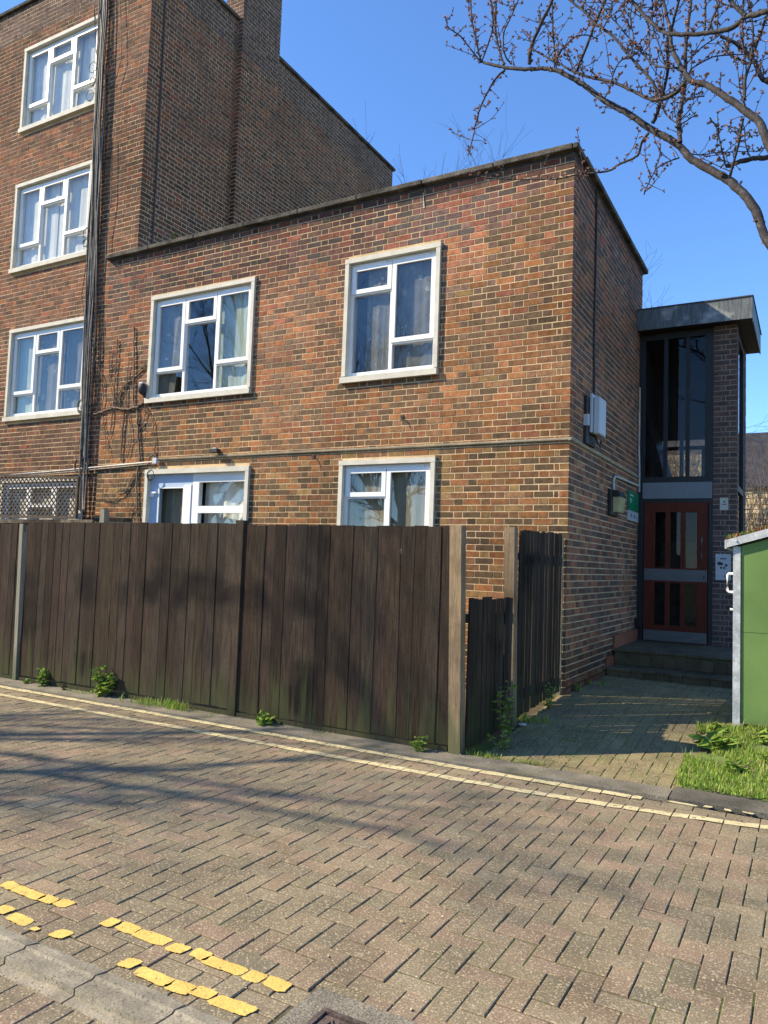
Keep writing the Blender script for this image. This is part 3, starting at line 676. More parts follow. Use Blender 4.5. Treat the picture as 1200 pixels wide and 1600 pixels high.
# front glazing frames
b = MB(); fy0, fy1 = PY - 0.005, PY + 0.08
b.box(0.0, fy0, FL, 0.085, fy1, 5.15); b.box(0.99, fy0, FL, 1.04, fy1, 5.15)
b.box(0.085, fy0, 5.05, 0.99, fy1, 5.15); b.box(0.085, fy0, 2.885, 0.99, fy1, 2.965); b.box(0.085, fy0, 2.585, 0.99, fy1, 2.635)
for x in (0.355, 0.665): b.box(x, fy0 + 0.003, 2.965, x + 0.05, fy1, 5.05)
b.box(0.93, fy0 + .003, 2.965, 0.99, fy1, 5.05)
b.build('frame', 'black', por)
for x0, x1 in ((0.085, 0.355), (0.405, 0.665), (0.715, 0.93)): pane(por, x0, x1, 2.965, 5.05, PY + 0.04, 'glass_dark')
bx('transom_panel', 'transom', por, 0.07, PY - 0.02, 2.64, 1.035, PY - 0.006, 2.88)
# side glazing
b = MB(); sx0, sx1 = PR - 0.07, PR - 0.01
b.box(sx0, PY + .22, FL - .2, sx1, PY + .28, 5.15); b.box(sx0, PB - .36, FL - .2, sx1, PB - .3, 5.15)
for z in (1.5, 2.78, 5.05): b.box(sx0, PY + .28, z, sx1, PB - .36, z + .09)
b.box(sx0, PY + .28, FL - .2, sx1, PB - .36, FL)
b.build('side_frame', 'black', por)
for z0, z1 in ((FL, 1.5), (1.59, 2.78), (2.87, 5.05)):
    g = MB(); g.box(PR - .045, PY + .28, z0, PR - .039, PB - .36, z1); g.build('pane', 'glass_dark', por)
# roof with standing zinc fascia
RX = 1.567; RY0 = 3.5; RY1 = 5.5
b = MB(); b.box(0.004, RY0 + 0.02, 5.165, RX - 0.02, RY1 - 0.02, 5.45); b.box(-.022, 3.915, 5.164, .004, RY1 - .02, 5.45); b.build('roof', 'dark', por)
x = 0.005
while x < RX - .01:
    w = min(0.26, RX - x); bx('fascia_sheet', 'zinc', por, x + 0.001, RY0 + rng.uniform(0, .004), 5.15, x + w - 0.001, RY0 + 0.018, 5.462); x += w
y = RY0 + 0.02
while y < RY1 - .01:
    w = min(0.33, RY1 - y); bx('fascia_sheet', 'zinc', por, RX - 0.018, y + 0.001, 5.15, RX - rng.uniform(0, .004), y + w - 0.001, 5.462); y += w
b = MB(); b.box(0.004, RY0 - 0.012, 5.463, RX + 0.012, RY1, 5.478); b.build('roof_edge', 'roof', por)
# front door
b = MB(); d0, d1 = PY - 0.012, PY + 0.04; X0, X1, Z0, Z1 = 0.1, 0.978, FL + 0.012, 2.583
b.box(X0, d0, Z0, 0.25, d1, Z1); b.box(0.835, d0, Z0, X1, d1, Z1); b.box(0.25, d0, 2.44, 0.835, d1, Z1); b.box(0.25, d0, 1.4, 0.835, d1, 1.62); b.box(0.25, d0, Z0, 0.835, d1, 0.78)
for x in (0.40, 0.61): b.box(x, d0, .78, x + .065, d1, 1.4); b.box(x, d0, 1.62, x + .065, d1, 2.44)
dr = b.build('door', 'door', por)
for x0, x1 in ((0.25, 0.40), (0.465, 0.61), (0.675, 0.835)):
    for z0, z1 in ((.78, 1.4), (1.62, 2.44)): pane(dr, x0, x1, z0, z1, PY + 0.012, 'glass_dark')
bx('push_plate', 'steel', dr, X0 + 0.005, d0 - 0.004, 1.43, X1 - 0.005, d0 - 0.001, 1.6); bx('kick_plate', 'steel', dr, X0 + 0.005, d0 - 0.004, FL + 0.02, X1 - 0.005, d0 - 0.001, 0.7)
b = MB(); b.tube([(0.905, d0, 1.74), (0.905, d0 - 0.05, 1.75), (0.905, d0 - 0.055, 1.79), (0.905, d0 - 0.055, 2.02), (0.905, d0 - 0.05, 2.06), (0.905, d0, 2.07)], 0.011, 8); b.build('handle', 'steel', dr, smooth=True)
bx('keyhole', 'black', dr, 0.925, d0 - 0.007, 1.47, 0.94, d0 - 0.0045, 1.52)

# ---------------------------------------------------------------- entrance steps
st = tag(empty('entrance_steps', (0.8, 1.77, 0.23)), 'two shallow tiled steps and landing leading to the red door', 'steps'); st.location = (0, 0, 0)
TC = [(0.125, 0.095, 0.058), (0.108, 0.084, 0.05), (0.135, 0.102, 0.062), (0.12, 0.085, 0.052)]
def tiles(x0, x1, y, z0, z1, w):
    x = x0
    while x < x1 - 0.02:
        q = min(x + w, x1); b = MB(); b.box(x + 0.003, y - 0.012 + rng.uniform(-.002, .002), z0, q - 0.003, y + 0.004, z1, jit(rng.choice(TC), .15)); b.build('riser_tile', 'tile', st); x += w
b = MB(); b.box(0.03, 1.775, 0.15, 3.2, 2.2, 0.3, TC[0]); b.box(0.03, 2.2, 0.15, 3.2, PY + .1, 0.5, TC[0]); b.build('base', 'tile', st)
tiles(0.03, 2.3, 1.77, 0.2, 0.305, 0.15); tiles(0.03, 2.3, 2.195, 0.34, 0.47, 0.15)
x = 0.03
while x < 2.3:
    for (ya, yb, z) in ((1.745, 2.19, 0.302), (2.17, 2.68, 0.503), (2.685, 3.2, 0.505), (3.205, 3.72, 0.507)):
        b = MB(); b.box(x + 0.003, ya, z, x + 0.297, yb - .004, z + 0.033, jit(rng.choice(TC), .12), bev=0.004); b.build('tread_tile', 'tile', st)
    x += 0.3
b = MB(); b.box(0.003, 1.8, 0.33, 0.028, 2.2, 0.45); b.box(0.003, 2.2, 0.5, 0.028, 3.7, 0.70); b.build('skirting', 'red_tile', st)

# ================================================================ FENCES AND GATE
FC = [(0.046, 0.032, 0.022), (0.041, 0.029, 0.021), (0.051, 0.036, 0.025), (0.045, 0.033, 0.024), (0.055, 0.041, 0.029)]
def board_mesh(w, h, th0, th1, sd, col):
    """feather-edged board: thick left edge, thin right edge, slightly wavy top"""
    r = random.Random(sd); b = MB(); n = 5; vs = []
    for k in range(n):
        z = h * k / (n - 1); e = r.uniform(-0.004, 0.004); t = r.uniform(-0.004, 0.004) if k == n - 1 else 0
        vs += [(0 + e, -th1, z + t), (w + e, -th0, z + t * .4), (w + e, 0.002, z + t * .4), (e, 0.002, z + t)]
    fs = [(0, 3, 2, 1), tuple(4 * (n - 1) + i for i in range(4))]
    for k in range(n - 1):
        for i in range(4): fs.append((4 * k + i, 4 * k + (i + 1) % 4, 4 * k + 4 + (i + 1) % 4, 4 * k + 4 + i))
    b.polys(vs, fs, col)
    for k in range(n - 1): b.c[2 + 4 * k + 1] = tuple(v * 2.6 for v in col)      # paler sawn edge
    return b.mesh('board', 'fence')
BM = [board_mesh(0.132, 1.8, 0.0135, 0.0105, k, jit(tuple(v * .92 for v in FC[k % 5]), 0.22)) for k in range(20)]
def dpost(b, x0, x1, y0, y1, z0, z1, lean=0.0):
    vs = [(x0, y0, z0), (x1, y0, z0), (x1, y1, z0), (x0, y1, z0), (x0 + lean, y0, z1), (x1 + lean, y0, z1), (x1 + lean, y1, z1 - .006), (x0 + lean, y1, z1 - .006)]
    b.polys(vs, [(0, 3, 2, 1), (4, 5, 6, 7), (0, 1, 5, 4), (1, 2, 6, 5), (2, 3, 7, 6), (3, 0, 4, 7)])
fen = tag(empty('board_fence', (-3, -2.25, 0)), 'tall dark brown board fence along the road, ending at the pale timber post', 'fence'); fen.location = (0, 0, 0)
for x0, x1, zt in ((-9.2, -5.93, 1.865), (-5.86, -2.66, 1.885), (-2.555, -0.325, 1.872)):
    n = round((x1 - x0) / 0.121); p = (x1 - x0) / n
    for k in range(n):
        put('board', BM[rng.randrange(20)], fen, (x0 + k * p, -2.245 + rng.uniform(-.003, .003), 0.065 + (zt - 1.865) + rng.uniform(-.005, .003)), (0, rng.uniform(-.004, .004), 0))
    bx('rail', 'fence', fen, x0, -2.242, 0.4, x1, -2.2, 0.48); bx('rail', 'fence', fen, x0, -2.242, 1.45, x1, -2.2, 1.53)
    b = MB(); b.box(x0, -2.265, 0.0, x1, -2.246, 0.06, (0.05, 0.04, 0.03)); b.build('gravel_board', 'fence', fen)
b = MB(); dpost(b, -5.925, -5.865, -2.285, -2.2, 0, 1.86, -0.055); o = b.build('post', 'post_grey', fen); o['label'] = 'pale weathered post leaning left'
b = MB(); b.box(-2.655, -2.275, 0, -2.56, -2.19, 1.915, (0.06, 0.043, 0.03)); b.build('post', 'fence', fen)
b = MB(); dpost(b, -0.302, -0.197, -2.288, -2.188, 0, 1.882, -0.045); o = b.build('post', 'post_pale', fen); o['label'] = 'pale square end post with knots'

def slat_panel(parent, P0, P1, zb0, zb1, zt0, zt1, n, gap, sd, name='slat', doubled=False):
    """open panel of upright slats between two ground points"""
    r = random.Random(sd); d = Vector((P1[0] - P0[0], P1[1] - P0[1])); L = d.length; u = d / L; nn = Vector((u.y, -u.x)); p = L / n; w = p - gap
    for k in range(n):
        t0 = k * p + gap / 2 + r.uniform(-.004, .004); t1 = t0 + w + r.uniform(-.004, .003); zb = zb0 + (zb1 - zb0) * (k + .5) / n + r.uniform(-.01, .01); zt = zt0 + (zt1 - zt0) * (k + .5) / n + r.uniform(-.012, .012)
        b = MB(); o = r.uniform(-.003, .003); c = [(P0[0] + u.x * t + nn.x * (s + o), P0[1] + u.y * t + nn.y * (s + o)) for t, s in ((t0, -.008), (t1, -.008), (t1, .008), (t0, .008))]
        k2 = r.uniform(-.008, .008); vs = [(x, y, zb) for x, y in c] + [(x + u.x * k2, y + u.y * k2, zt) for x, y in c]
        b.polys(vs, [(0, 3, 2, 1), (4, 5, 6, 7)] + [(i, (i + 1) % 4, (i + 1) % 4 + 4, i + 4) for i in range(4)], jit(FC[k % 5], .25, r)); b.build(name, 'fence', parent)
    for z in (0.2, 0.75):
        b = MB(); q = lambda t, s: (P0[0] + u.x * t + nn.x * s, P0[1] + u.y * t + nn.y * s); zz = zb0 + (zt0 - zb0) * (0.12 if z == .2 else .84)
        c = [q(0, -.045), q(L, -.045), q(L, -.009), q(0, -.009)]
        b.polys([(x, y, zz) for x, y in c] + [(x, y, zz + .07) for x, y in c], [(0, 3, 2, 1), (4, 5, 6, 7)] + [(i, (i + 1) % 4, (i + 1) % 4 + 4, i + 4) for i in range(4)], FC[0]); b.build('rail', 'fence', parent)
lo = tag(empty('slat_panel', (-.14, -1.75, .05)), 'low panel of dark upright slats between two pale posts by the path', 'fence panel'); lo.location = (0, 0, 0)
slat_panel(lo, (-0.205, -2.18), (-0.115, -1.36), 0.05, 0.12, 1.27, 1.28, 10, 0.012, 5)
b = MB(); dpost(b, -0.185, -0.088, -1.345, -1.245, 0.05, 1.92, -.03); b.build('gate_post', 'post_pale', lo)
gt = tag(empty('slatted_gate', (-.1, -.6, .15)), 'tall dark gate of gappy upright slats beside the building corner', 'gate'); gt.location = (0, 0, 0)
slat_panel(gt, (-0.11, -1.215), (-0.035, -0.09), 0.15, 0.27, 1.9, 1.925, 14, 0.011, 6)
b = MB(); dpost(b, -0.075, -0.03, -0.07, -0.025, 0.2, 1.92); b.build('stile', 'post_grey', gt)

# garden fence and lattice behind the left end
gf = tag(empty('garden_fence', (-8, -.4, 0)), 'low grey garden fence with short post, seen above the road fence at left', 'fence'); gf.location = (0, 0, 0)
for k in range(14):
    x = -9.6 + k * 0.19; b = MB(); b.box(x, -0.42, 0.2, x + 0.185, -0.4, 2.035 - 0.012 * k * .4, jit((0.13, 0.11, 0.075), .2)); b.build('board', MT['fence'], gf)
b = MB(); b.box(-9.6, -0.44, 1.97, -6.94, -0.421, 2.03, (0.16, 0.13, 0.09)); b.build('rail', 'fence', gf)
bx('post', 'post_grey', gf, -6.75, -0.47, 0.2, -6.66, -0.38, 2.18)
tr = tag(empty('trellis', (-8.3, -.4, 2.05)), 'brown diamond lattice panel in front of the lowest left window', 'trellis'); tr.location = (0, 0, 0)
def tz(x): return 2.06 - 0.01 * (x + 7.3), 2.655 - 0.05 * (x + 7.34)
def clipseg(x0, z0, sl):
    pts = []
    for i in range(0, 121):
        x = x0 + i * 0.01; z = z0 + sl * (x - x0)
        if -9.4 < x < -7.34 and tz(x)[0] + .01 < z < tz(x)[1] - .01: pts.append((x, z))
    return (pts[0], pts[-1]) if len(pts) > 4 else None
for sl, yy in ((1, -0.412), (-1, -0.402)):
    x = -10.4
    while x < -7.2:
        s = clipseg(x, 2.0 if sl > 0 else 2.75, sl)
        if s:
            (xa, za), (xb, zb) = s; b = MB(); w = 0.013
            b.polys([(xa - w, yy, za), (xa + w, yy, za), (xb + w, yy, zb), (xb - w, yy, zb), (xa - w, yy - .008, za), (xa + w, yy - .008, za), (xb + w, yy - .008, zb), (xb - w, yy - .008, zb)], [(0, 1, 2, 3), (7, 6, 5, 4), (0, 4, 5, 1), (1, 5, 6, 2), (2, 6, 7, 3), (3, 7, 4, 0)]); b.build('slat', 'trellis', tr)
        x += 0.098
for (xa, za, xb, zb) in ((-9.4, tz(-9.4)[0], -7.34, tz(-7.34)[0]), (-9.4, tz(-9.4)[1], -7.34, tz(-7.34)[1])):
    b = MB(); b.polys([(xa, -.425, za - .02), (xb, -.425, zb - .02), (xb, -.425, zb + .02), (xa, -.425, za + .02), (xa, -.39, za - .02), (xb, -.39, zb - .02), (xb, -.39, zb + .02), (xa, -.39, za + .02)], [(0, 1, 2, 3), (7, 6, 5, 4), (0, 4, 5, 1), (1, 5, 6, 2), (2, 6, 7, 3), (3, 7, 4, 0)]); b.build('frame', 'trellis', tr)
bx('frame', 'trellis', tr, -7.36, -.428, 2.04, -7.32, -.388, 2.68)

# ================================================================ FIXTURES ON THE WALLS
def path_tube(name, pts, r, mt, label, cat, group=None, n=7):
    b = MB(); b.tube(pts, r, n); return tag(b.build(name, mt, smooth=True), label, cat, group)
# cable bundle down the tall building
cb = tag(empty('cable_bundle', (-7.8, 0, 3)), 'thick bundle of black cables hanging down the tall block', 'cables'); cb.location = (0, 0, 0)
for k in range(13):
    r = random.Random(100 + k); off = (k - 6) * 0.0165; ph = r.uniform(0, 6); pts = []
    zt = 11.8 if k % 4 else 9.5; zb = 2.9 + r.uniform(0, .25) if k % 3 else 2.2
    n = 34
    for i in range(n + 1):
        z = zt + (zb - zt) * i / n; cx = -7.90 + (10.7 - z) * 0.026
        sp = 1.0 if z > 4.2 else 1.0 - .35 * (4.2 - z) * .4
        pts.append((cx + off * sp + 0.013 * math.sin(z * 2.1 + ph) + 0.006 * math.sin(z * 5.3 + ph * 2), -0.02 - 0.035 * (0.5 + 0.5 * math.sin(z * 1.3 + ph * 1.7)) - (0.02 if k % 2 else 0), z))
    b = MB(); b.tube(pts, r.choice((0.006, 0.009, 0.011, 0.013)), 6); b.build('cable', 'cable' if k % 3 else 'cable_grey', cb, smooth=True)
def coil(parent, cx, y, cz, rad, turns, mt='cable', sd=0, rr=0.006):
    r = random.Random(sd); pts = []
    for i in range(int(turns * 14) + 1):
        a = i / 14 * 6.283; q = rad * (1 + 0.12 * math.sin(a * .37 + sd)); pts.append((cx + q * math.cos(a) + r.uniform(-.004, .004), y - 0.01 - 0.008 * math.sin(a * .7), cz + q * 1.1 * math.sin(a)))
    b = MB(); b.tube(pts, rr, 5); b.build('cable_loop', mt, parent, smooth=True)
for (x, z, rad, t) in ((-8.07, 9.55, .075, 1.2), (-8.06, 9.3, .06, 2.2), (-8.1, 9.07, .08, 1), (-7.98, 6.72, .075, 1.3), (-7.98, 6.55, .06, 2.3), (-7.82, 3.86, .1, 3), (-7.72, 3.74, .07, 3), (-7.8, 2.92, .1, 3.2), (-7.66, 2.96, .08, 3)):
    coil(cb, x, -0.03, z, rad, t, sd=int(z * 10))
for k, pts in enumerate(([(-7.62, 11.3), (-7.55, 10.6), (-7.45, 9.9), (-7.42, 9.5), (-7.55, 9.1)], [(-7.52, 8.2), (-7.45, 7.2), (-7.52, 6.6), (-7.5, 6.0)], [(-8.15, 10.6), (-8.05, 9.9), (-8.0, 9.6)], [(-7.95, 6.2), (-8.02, 5.7), (-7.9, 5.2)], [(-7.58, 5.3), (-7.5, 4.7), (-7.47, 4.1), (-7.6, 3.8)], [(-7.75, 3.7), (-7.85, 3.3), (-7.8, 3.0)])):
    b = MB(); b.tube([(x, -.022, z) for x, z in pts], 0.006, 5); b.build('cable', 'cable', cb, smooth=True)

path_tube('conduit', [(-10.2, -0.03, 2.79), (-8.5, -0.03, 2.835), (-7.3, -0.035, 2.875), (-6.2, -0.04, 2.915)], 0.013, 'conduit', 'thin white conduit running along the tall block above the trellis', 'pipe')
path_tube('conduit', [(-10.2, -0.035, 2.755), (-8.5, -0.03, 2.80), (-7.3, -0.035, 2.84), (-6.3, -0.04, 2.88)], 0.009, 'cable_grey', 'thin grey cable under the white conduit above the trellis', 'cable')
b = MB(); b.box(-6.165, -0.085, 2.875, -6.075, -0.036, 2.965, bev=0.006); tag(b.build('junction_box', 'box'), 'small pale grey junction box at the left end of the thin ledge', 'junction box')
# small dome lamp and floodlight on the front wall
dl = tag(empty('dome_lamp', (-6.4, -.01, 4.0)), 'small black round lamp beside the lower left corner of the middle window', 'lamp'); dl.location = (0, 0, 0)
bm = bmesh.new(); bmesh.ops.create_uvsphere(bm, u_segments=14, v_segments=9, radius=0.075)
for v in bm.verts: v.co = Vector((v.co.x * .9, v.co.y * .8, v.co.z * 1.25)) + Vector((-6.45, -0.085, 4.02))
b = MB(); b.addbm(bm); b.build('globe', 'dark', dl, smooth=True); bx('bracket', 'dark', dl, -6.475, -.06, 3.9, -6.425, -.003, 3.99); bx('cap', 'box', dl, -6.49, -.12, 4.085, -6.42, -.05, 4.115)
coil(dl, -6.2, -.03, 2.93, .075, 3, sd=3); coil(dl, -6.22, -.03, 2.72, .07, 2.6, sd=5)
fl = tag(empty('floodlight', (-4.95, -.02, 3.0)), 'small black floodlight above the ground-floor door and window', 'floodlight'); fl.location = (0, 0, 0)
bx('bracket', 'box', fl, -5.03, -.06, 3.03, -4.97, -.003, 3.07); bx('head', 'dark', fl, -5.0, -.13, 2.985, -4.88, -.05, 3.045, bev=.008); bx('sensor', 'dark', fl, -5.06, -.1, 3.0, -5.015, -.05, 3.05, bev=.006)
for x, z, lb in ((-3.345, 2.87, 'small rusty bracket under the ledge, left of the lower front window'), (-2.06, 3.3, 'tiny metal bracket on the bricks below the upper right window')):
    b = MB(); b.tube([(x, 0, z + .03), (x, -.05, z + .02), (x + .02, -.06, z - .03)], 0.007, 5); b.box(x - .02, -.012, z, x + .02, -.003, z + .05); tag(b.build('wall_bracket', 'iron'), lb, 'bracket')
path_tube('stain_drip', [(-1.87, -.006, 6.1), (-1.86, -.006, 5.98), (-1.85, -.006, 5.9)], 0.006, 'conduit', 'short white streak of paint just under the coping', 'streak')

# bare climber on the left of the low block
VINES = [[[-6.454,-0.02,1.962,0.0152],[-6.507,-0.02,2.46,0.0161],[-6.532,-0.02,2.779,0.0169],[-6.469,-0.02,3.008,0.0176],[-6.553,-0.02,3.38,0.0185],[-6.609,-0.02,3.755,0.0194]],[[-7.596,-0.02,3.701,0.0161],[-7.365,-0.02,3.737,0.0176],[-7.26,-0.02,3.77,0.0192],[-7.097,-0.02,3.789,0.0208],[-6.855,-0.02,3.742,0.0222],[-6.596,-0.02,3.764,0.0235],[-6.467,-0.02,3.833,0.025]],[[-6.678,-0.02,3.76,0.0165],[-6.73,-0.02,4.416,0.0142],[-6.765,-0.02,5.017,0.0118]],[[-7.126,-0.02,3.791,0.0139],[-7.121,-0.02,4.337,0.0114],[-7.117,-0.02,4.868,0.009]],[[-7.041,-0.02,3.795,0.0118],[-7.009,-0.02,3.992,0.0108],[-6.862,-0.02,4.17,0.0098],[-6.471,-0.02,4.405,0.0087]],[[-7.013,-0.02,3.793,0.0098],[-6.941,-0.02,4.107,0.0092],[-6.545,-0.02,4.309,0.0084],[-6.496,-0.02,4.383,0.0077]],[[-6.869,-0.02,3.743,0.0147],[-6.884,-0.02,3.25,0.0132],[-6.888,-0.02,2.955,0.0117]],[[-7.139,-0.02,3.782,0.0109],[-7.163,-0.02,3.383,0.0079]],[[-6.584,-0.02,2.751,0.0096],[-6.751,-0.02,2.464,0.009],[-6.977,-0.02,2.349,0.0085],[-7.245,-0.02,2.352,0.0079]],[[-6.53,-0.02,2.75,0.0086],[-6.703,-0.02,2.541,0.0077],[-6.931,-0.02,2.466,0.0068]],[[-7.368,-0.02,3.778,0.009],[-7.36,-0.02,4.182,0.0083],[-7.587,-0.02,4.613,0.0078],[-7.565,-0.02,4.868,0.0071]],[[-6.828,-0.02,3.741,0.0088],[-6.874,-0.02,4.141,0.0074],[-6.837,-0.02,4.536,0.0059]],[[-6.48,-0.02,3.834,0.0077],[-6.243,-0.02,3.508,0.0076],[-6.187,-0.02,3.122,0.0076],[-6.187,-0.02,2.95,0.0076]],[[-6.8,-0.02,3.739,0.0078],[-6.677,-0.02,3.24,0.0073],[-6.753,-0.02,3.0,0.0068]],[[-7.083,-0.02,3.788,0.0089],[-7.267,-0.02,4.276,0.0075],[-7.273,-0.02,4.682,0.006]],[[-7.364,-0.02,3.727,0.008],[-7.224,-0.02,3.267,0.0069],[-7.134,-0.02,3.043,0.0059]],[[-6.576,-0.02,3.333,0.0077],[-6.443,-0.02,3.52,0.0072],[-6.417,-0.02,3.712,0.0067]],[[-6.478,-0.02,2.268,0.0076],[-6.632,-0.02,2.173,0.0072],[-6.657,-0.02,1.98,0.0067]]]
vi = tag(empty('climber', (-6.6, -.02, .2)), 'bare brown climber spreading over the bricks between cables and middle window', 'climber'); vi.location = (0, 0, 0)
r = random.Random(5); tw = MB()
def wiggle(pts, amp, r, sub=5):
    out = []
    for a, c in zip(pts, pts[1:]):
        for i in range(sub):
            t = i / sub; out.append((a[0] + (c[0] - a[0]) * t + r.uniform(-amp, amp), a[1] + (c[1] - a[1]) * t - abs(r.uniform(0, amp)) * .4, a[2] + (c[2] - a[2]) * t + r.uniform(-amp, amp), a[3] + (c[3] - a[3]) * t))
    out.append(pts[-1]); return out
for v in VINES:
    w = wiggle(v, 0.014, r); b = MB(); b.tube([q[:3] for q in w], [q[3] * .85 for q in w], 5); b.build('stem', 'vine', vi, smooth=True)
    for q in w:
        for _ in range(1):
            if r.random() < .7:
                a = r.uniform(0, 6.28); L = r.uniform(.06, .3); p = [q[:3]]
                for i in range(3): a += r.uniform(-.6, .6); p.append((p[-1][0] + math.cos(a) * L / 3, -0.014 - r.random() * .012, p[-1][2] + math.sin(a) * L / 3))
                tw.tube(p, [.004, .003, .0025, .0015], 4, cap=False)
tw.build('twigs', 'vine', vi, kind='stuff')

# side wall fittings
bbx = tag(empty('wall_cabinet', (0.1, 1.0, 3.3)), 'pale grey cabinet on dark backing, high on the shaded side wall', 'cabinet'); bbx.location = (0, 0, 0)
bx('backing', 'dark', bbx, 0.004, 0.56, 3.0, 0.036, 0.98, 3.55); bx('bracket', 'box', bbx, 0.004, 0.545, 3.2, 0.06, .60, 3.33)
bx('casing', 'box', bbx, 0.072, 0.72, 3.125, 0.15, 1.02, 3.565, bev=.012); bx('back_plate', 'box', bbx, 0.04, 0.68, 3.14, 0.068, 1.0, 3.6, bev=.005)
b = MB(); b.tube([(.08, .8, 3.13), (.1, .82, 3.03), (.12, .9, 3.0), (.1, 1.0, 3.08)], .014, 6); b.build('cable_tail', 'cable', bbx, smooth=True)
path_tube('wall_cable', [(0.016, 0.93, 6.16), (0.018, 0.94, 5.2), (0.016, 0.93, 4.4), (0.02, 0.95, 3.6)], 0.014, 'cable', 'black cable from the coping down to the cabinet on the side wall', 'cable')
path_tube('conduit', [(0.022, 3.66, 4.32), (0.022, 3.66, 3.35), (0.022, 3.69, 3.2), (0.022, 3.71, 3.1), (0.022, 3.71, 2.74)], 0.016, 'conduit', 'white upright conduit at the far end of the shaded side wall', 'pipe')
path_tube('conduit', [(0.022, 3.68, 2.83), (0.022, 2.3, 2.80), (0.022, 2.1, 2.79), (0.022, 2.03, 2.74), (0.022, 2.03, 2.58)], 0.016, 'conduit', 'white conduit bending down to the bulkhead lamp on the side wall', 'pipe')
bl = tag(empty('bulkhead_lamp', (0.1, 2.0, 2.4)), 'old bulkhead lamp with yellowed lens on the shaded side wall', 'lamp'); bl.location = (0, 0, 0)
bx('back_plate', 'dark', bl, 0.004, 1.8, 2.26, 0.05, 2.2, 2.6, bev=.008); b = MB(); b.prism([(0.052, 2.3), (0.115, 2.31), (0.145, 2.5), (0.052, 2.5)], 'y', 1.88, 2.2); b.build('lens', 'lens', bl)
b = MB(); b.prism([(0.052, 2.503), (0.15, 2.503), (0.12, 2.58), (0.052, 2.59)], 'y', 1.87, 2.21); b.build('hood', 'dark', bl)
sg = tag(empty('wall_sign', (0.02, 3.3, 2.5)), 'green and white notice board on the side wall by the door', 'sign'); sg.location = (0, 0, 0)
bx('green_panel', 'green_sign', sg, 0.004, 2.98, 2.42, 0.022, 3.68, 2.7); bx('white_panel', 'white_sign', sg, 0.004, 2.98, 2.275, 0.022, 3.68, 2.418)
for y, z, w in ((3.08, 2.63, .22), (3.08, 2.57, .12), (3.08, 2.535, .1)): bx('lettering', 'white_sign', sg, .0222, y, z, .0236, y + w, z + .022)
for y in (3.13, 3.36): bx('lettering', 'ink', sg, .0222, y, 2.325, .0236, y + .06, 2.375)
bx('lettering', 'ink', sg, .0222, 3.5, 2.33, .0236, 3.62, 2.345)
ic = tag(empty('intercom', (1.18, 3.74, 1.65)), 'pale entry phone panel on the brick pier right of the red door', 'intercom'); ic.location = (0, 0, 0)
bx('plate', 'white_sign', ic, 1.085, PY - .022, 1.47, 1.285, PY - .004, 1.84); bx('lettering', 'ink', ic, 1.145, PY - .0245, 1.765, 1.225, PY - .0225, 1.782)
for cx, cz, q in ((1.135, 1.705, .028), (1.165, 1.7, .022), (1.225, 1.68, .02), (1.16, 1.645, .016), (1.2, 1.643, .016)):
    b = MB(); b.prism([(cx + q * math.cos(a * .785), cz + q * math.sin(a * .785)) for a in range(8)], 'y', PY - .0245, PY - .0225); b.build('button', 'ink', ic)
for k in range(3): bx('lettering', 'ink', ic, 1.205 + k * .018, PY - .0245, 1.51, 1.217 + k * .018, PY - .0225, 1.55)
np_ = tag(empty('notice_plate', (1.19, 3.74, 2.55)), 'small cream plate on the brick pier above the entry phone', 'sign'); np_.location = (0, 0, 0)
bx('plate', 'render_trim', np_, 1.137, PY - .018, 2.467, 1.247, PY - .004, 2.645); b = MB(); b.prism([(1.185, 2.575), (1.205, 2.575), (1.205, 2.6), (1.193, 2.608), (1.185, 2.59)], 'y', PY - .0205, PY - .0185); b.build('lettering', 'ink', np_); bx('lettering', 'ink', np_, 1.16, PY - .0205, 2.545, 1.225, PY - .0185, 2.555)
b = MB(); b.prism([(3.56, 2.36 - 1.5), (3.70, .86), (3.70, .74), (3.60, .74)], 'x', .004, .08); tag(b.build('vent_box', 'dark'), 'small dark box low on the side wall beside the door', 'box')

# ================================================================ BIKE STORE
sh_ = tag(empty('bike_store', (1.7, -.6, .17)), 'green panelled store with galvanised frame and planted roof at the right edge', 'bike store'); sh_.location = (0, 0, 0)
def rz(x): return 1.80 + 0.31 * (x - 1.65) if x < 2.6 else 1.80 + .31 * .95 - .31 * (x - 2.6)
SY = -0.6; SB = 0.55; SX1 = 3.5
b = MB(); b.prism([(1.738, 1.05), (SX1 - .08, 1.05), (SX1 - .08, rz(SX1 - .08) - .02), (2.6, rz(2.6) - .02), (1.738, rz(1.738) - .02)], 'y', SY + .004, SY + .02); b.build('panel', 'green', sh_)
b = MB(); b.prism([(1.738, .25), (SX1 - .08, .25), (SX1 - .08, 1.046), (1.738, 1.046)], 'y', SY + .004, SY + .02); b.build('panel', 'green', sh_)
bx('side_panel', 'green', sh_, 1.668, SY + .06, .25, 1.684, SB - .06, 1.78)
for x in (1.672, SX1 - .07):
    for y in (SY - .012, SB - .05):
        b = MB(); b.box(x, y, gz(-.6) - .02, x + .06, y + .012, rz(x) - .004); b.box(x, y + .012, gz(-.6) - .02, x + .012, y + .055, rz(x) - .004); b.build('post', 'galv', sh_)
bx('back_panel', 'green', sh_, 1.738, SB - .03, .25, SX1 - .08, SB - .014, 1.78)
for y in (SY - .05, SB):
    b = MB(); b.prism([(1.62, rz(1.62)), (2.6, rz(2.6)), (SX1 + .05, rz(SX1 + .05)), (SX1 + .05, rz(SX1 + .05) + .07), (2.6, rz(2.6) + .07), (1.62, rz(1.62) + .07)], 'y', y, y + .012); b.build('roof_trim', 'galv', sh_)
